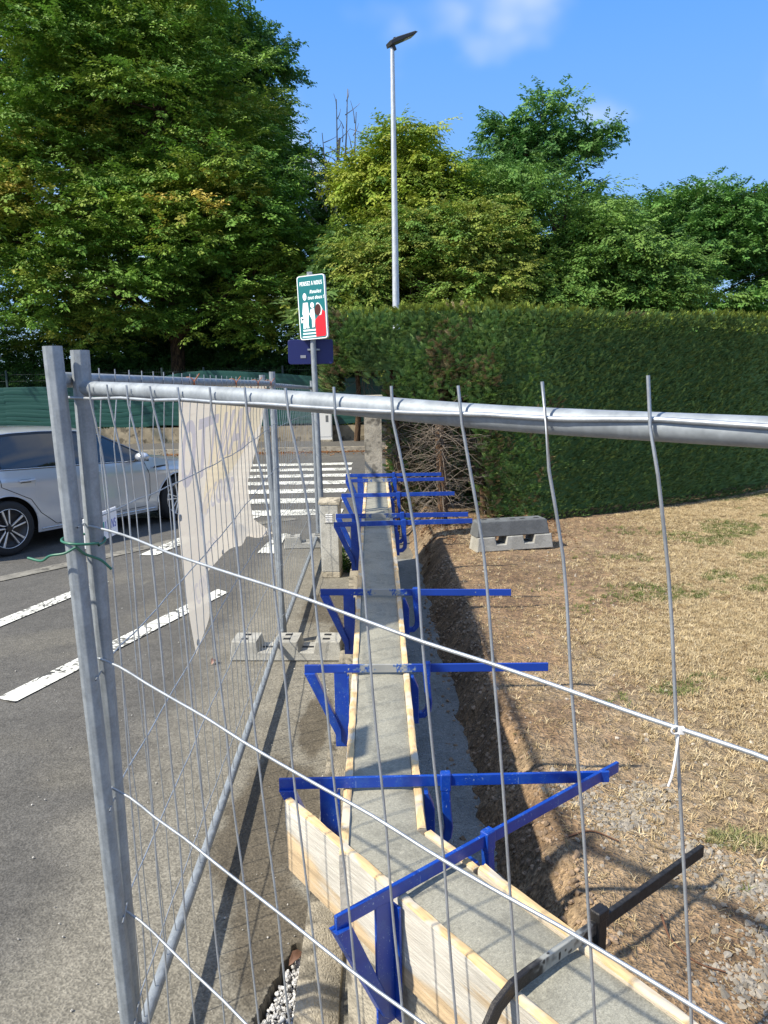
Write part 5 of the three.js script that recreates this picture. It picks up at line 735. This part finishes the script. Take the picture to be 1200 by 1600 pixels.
{
  const r = rng(31), L = [[], [], []];
  for (let k = 0; k < 5200; k++) { const x = -.47 + .25 * r(), z = -1.5 - .85 * r(); if (!holeAt(x, z) || !holeAt(x + .012, z) || !holeAt(x - .01, z - .012)) continue; const s = .0035 + .0065 * r() * r() + .001, v = .30 + .3 * r(); L[k % 3].push({ p: V(x, -.052 + .032 * r() + .015 * fbm(x * 12, z * 12, 3, 2), z), r: [r() * 6, r() * 6, r() * 6], s, c: [v, v * .99, v * .97] }); }
  L.forEach((l, i) => { const o = copies(i ? 'gravel_' + String(i).padStart(3, '0') : 'gravel', stones[i], stoneMat, l); Object.assign(o.userData, { label: 'pale grey gravel filling the broken hole beside the wall foot', category: 'gravel', kind: 'stuff', group: 'gravel in the hole' }); });
  const S = [[], [], []]; const band = [[.73, -2.8, .12], [.9, -2.66, .14], [1.0, -2.78, .1], [1.05, -2.4, .12], [1.16, -2.2, .14], [1.1, -1.95, .14], [.95, -1.8, .12], [.84, -2.58, .1], [1.3, -2.05, .2], [1.08, -1.65, .16]];
  for (let k = 0; k < 3600; k++) { const b = band[Math.floor(r() * band.length)], a = r() * 6.28, q = (r() + r() + r() - 1.5) * b[2] * 1.5, x = b[0] + Math.cos(a) * q, z = b[1] + Math.sin(a) * q, s = .0025 + .0095 * Math.pow(r(), 3), v = .15 + .17 * r(); S[k % 3].push({ p: V(x, lawnY(x, z) + s * .05, z), r: [r() * .9, r() * 6, r() * .9], s: [s * (.9 + .7 * r()), s * (.45 + .4 * r()), s], c: [v, v * .9, v * .75] }); }
  for (let k = 0; k < 900; k++) { const z = -1.3 - 6 * r(), x = .5 + (1.2 - z * .5) * r(), s = .003 + .009 * Math.pow(r(), 3), v = .2 + .3 * r(); if (distWall(x, z) < .3) continue; S[k % 3].push({ p: V(x, lawnY(x, z) + s * .2, z), r: [r(), r() * 6, r()], s, c: [v, v * .88, v * .72] }); }
  for (let k = 0; k < 3200; k++) { const z = -1.95 - 5 * r(), x = cx(-z) + .3 + .36 * Math.sqrt(r()), s = .002 + .014 * Math.pow(r(), 4), v = .10 + .14 * r(); S[k % 3].push({ p: V(x, Math.max(lawnY(x, z), x < cx(-z) + .44 ? .018 : -1) + s * .25, z), r: [r() * 6, r() * 6, r() * 6], s, c: [v * 1.5, v * 1.08, v * .72] }); }
  S.forEach((l, i) => { const o = copies(i ? 'rubble_' + String(i).padStart(3, '0') : 'rubble', stones[i], stoneMat, l); Object.assign(o.userData, { label: 'loose stone chips and clods scattered over the soil', category: 'rubble', kind: 'stuff', group: 'rubble on the soil' }); });
  const G3 = []; for (let k = 0; k < 500; k++) { const z = -1.6 - 6.5 * r(), x = -.3 - 2.2 * Math.pow(r(), 1.4), s = .002 + .004 * r() * r(), v = .25 + .3 * r(); G3.push({ p: V(x, .004 + s * .3, z), r: [r() * 6, r() * 6, r() * 6], s, c: [v, v * .96, v * .88] }); }
  const o = copies('grit', stones[0], stoneMat, G3); Object.assign(o.userData, { label: 'fine grit scattered on the asphalt', category: 'grit', kind: 'stuff' });
}
{ // fallen leaves: along the far kerb, and a few in the hole
  const r = rng(41), lf = sprig(9, 1, .001, 1, .6, 0, 0), l = []; for (let k = 0; k < 1500; k++) { const x = -6 + 7 * r(), z = -21.38 + .45 * r() * r() * (r() > .3 ? 1 : 3), v = .7 + .6 * r(); l.push({ p: V(x, .014 + .02 * r(), z), r: [(r() - .5) * 1.2, r() * 6.28, (r() - .5) * 1.2], s: .05 + .05 * r(), c: [.34 * v, .17 * v, .07 * v] }); }
  const o = copies('fallen_leaves', lf, leafMat, l); Object.assign(o.userData, { label: 'brown fallen leaves along the far kerb', category: 'leaves', kind: 'stuff' });
  const hl = []; for (let k = 0; k < 1400; k++) { const x = .42 + 1.5 * r(), z = -7.1 - 1.5 * Math.sqrt(r()), v = .5 + .8 * r(); if (distWall(x, z) < .42) continue; hl.push({ p: V(x, lawnY(x, z) + .01, z), r: [(r() - .5) * 1.4, r() * 6.28, (r() - .5) * 1.4], s: .02 + .035 * r(), c: [.26 * v, .15 * v, .08 * v] }); }
  const ho = copies('leaf_litter', lf, leafMat, hl); Object.assign(ho.userData, { label: 'brown dead leaf litter under the bare foot of the hedge', category: 'leaves', kind: 'stuff' });
  const curl = (name, label, p, turn, s, c) => { const NU = 8, NV = 6, pos = [], idx = []; for (let i = 0; i <= NU; i++) for (let j = 0; j <= NV; j++) { const u = i / NU, v = j / NV * 2 - 1, w = .34 * Math.sin(Math.PI * Math.pow(u, .8)) * (1 + .12 * Math.sin(u * 22)); pos.push((u - .5), .28 * v * v * Math.sin(Math.PI * u) + .16 * Math.sin(u * 3.3), v * w * .8); } for (let i = 0; i < NU; i++) for (let j = 0; j < NV; j++) { const a = i * (NV + 1) + j; idx.push(a, a + 1, a + NV + 1, a + 1, a + NV + 2, a + NV + 1); } const g = new THREE.BufferGeometry(); g.setAttribute('position', new THREE.Float32BufferAttribute(pos, 3)); g.setIndex(idx); g.computeVertexNormals(); g.scale(s, s, s); const m = solo(name, g, pmat({ color: C(...c), roughness: .7, transmission: .2, thickness: 0, side: THREE.DoubleSide }), label, 'leaf'); m.position.set(...p); m.rotation.y = turn; };
  curl('dead_leaf', 'curled brown dead leaf lying on the gravel in the hole', [-.305, -.012, -2.235], .6, .07, [.15, .075, .045]); curl('dead_leaf', 'small brown dead leaf against the hole edge', [-.275, -.012, -2.265], 2.2, .05, [.12, .06, .04]);
  curl('dead_leaf', 'crumpled pinkish leaf on the asphalt beside the fence foot', [-1.16, .006, -4.95], 1.2, .07, [.42, .26, .2]); 
}
{ // weeds: a tuft by the pillar, one by the trench, green tufts among the stones
  const wl = sprig(12, 10, .16, .06, .03, -.3, 1);
  for (const [p, s, label, c] of [[[-.32, .03, -7.55], 1.2, 'small green weed at the foot of the weathered pillar', [.07, .13, .03]], [[.60, .1, -3.35], .55, 'small green weed on the edge of the trench', [.12, .17, .04]], [[-.36, .03, -7.5], .9, 'leafy weed between the slatted post and the wall', [.05, .11, .025]]]) {
    const g = group('weed', label, 'weed', p), r = rng(Math.round(p[2] * -100)), l = []; for (let k = 0; k < 16; k++) l.push({ p: V(0, .0, 0), r: [0, r() * 6.28, .5 + .8 * r()], s: s * (.7 + .6 * r()), c: c.map(q => q * (.8 + .5 * r())) }); copies('leaves', wl, leafMat, l, g); part('stem', cyl(V(0, -.02, 0), V(.01, .07 * s, 0), .004, 5), M.twig, g);
  }
  const r = rng(51), l = []; for (let k = 0; k < 120; k++) { const a = r() * 6.28, q = .12 * Math.sqrt(r()), x = 1.22 + Math.cos(a) * q, z = -2.45 + Math.sin(a) * q * .6, s = .018 + .016 * r(); l.push({ p: V(x, lawnY(x, z) - .003, z), r: [(r() - .5) * .4, r() * 6.28, (r() - .5) * .4], s, c: r() > .4 ? [.17, .20, .08] : [.36, .32, .16] }); }
  const o = copies('grass_tuft', blade, strawMat, l); Object.assign(o.userData, { label: 'grey-green grass tuft among the stone chips', category: 'grass', kind: 'stuff' });
  const root = (pts, label) => solo('root', taper(pts.map(p => V(p[0], lawnY(p[0], p[1]) + p[2], p[1])), .004, .0022, 5, 14), mat({ color: C(.12, .06, .035), roughness: 1 }), label, 'root');
  root([[.80, -2.05, .03], [.80, -1.97, .012], [.84, -1.88, .006], [.90, -1.84, .01]], 'thin reddish root lying on the bare soil by the black clamp');
  root([[.62, -2.5, .006], [.72, -2.52, .01], [.80, -2.46, .008]], 'thin dark root crossing the soil behind the angled blue clamp');
}

renderer.render(scene, camera);
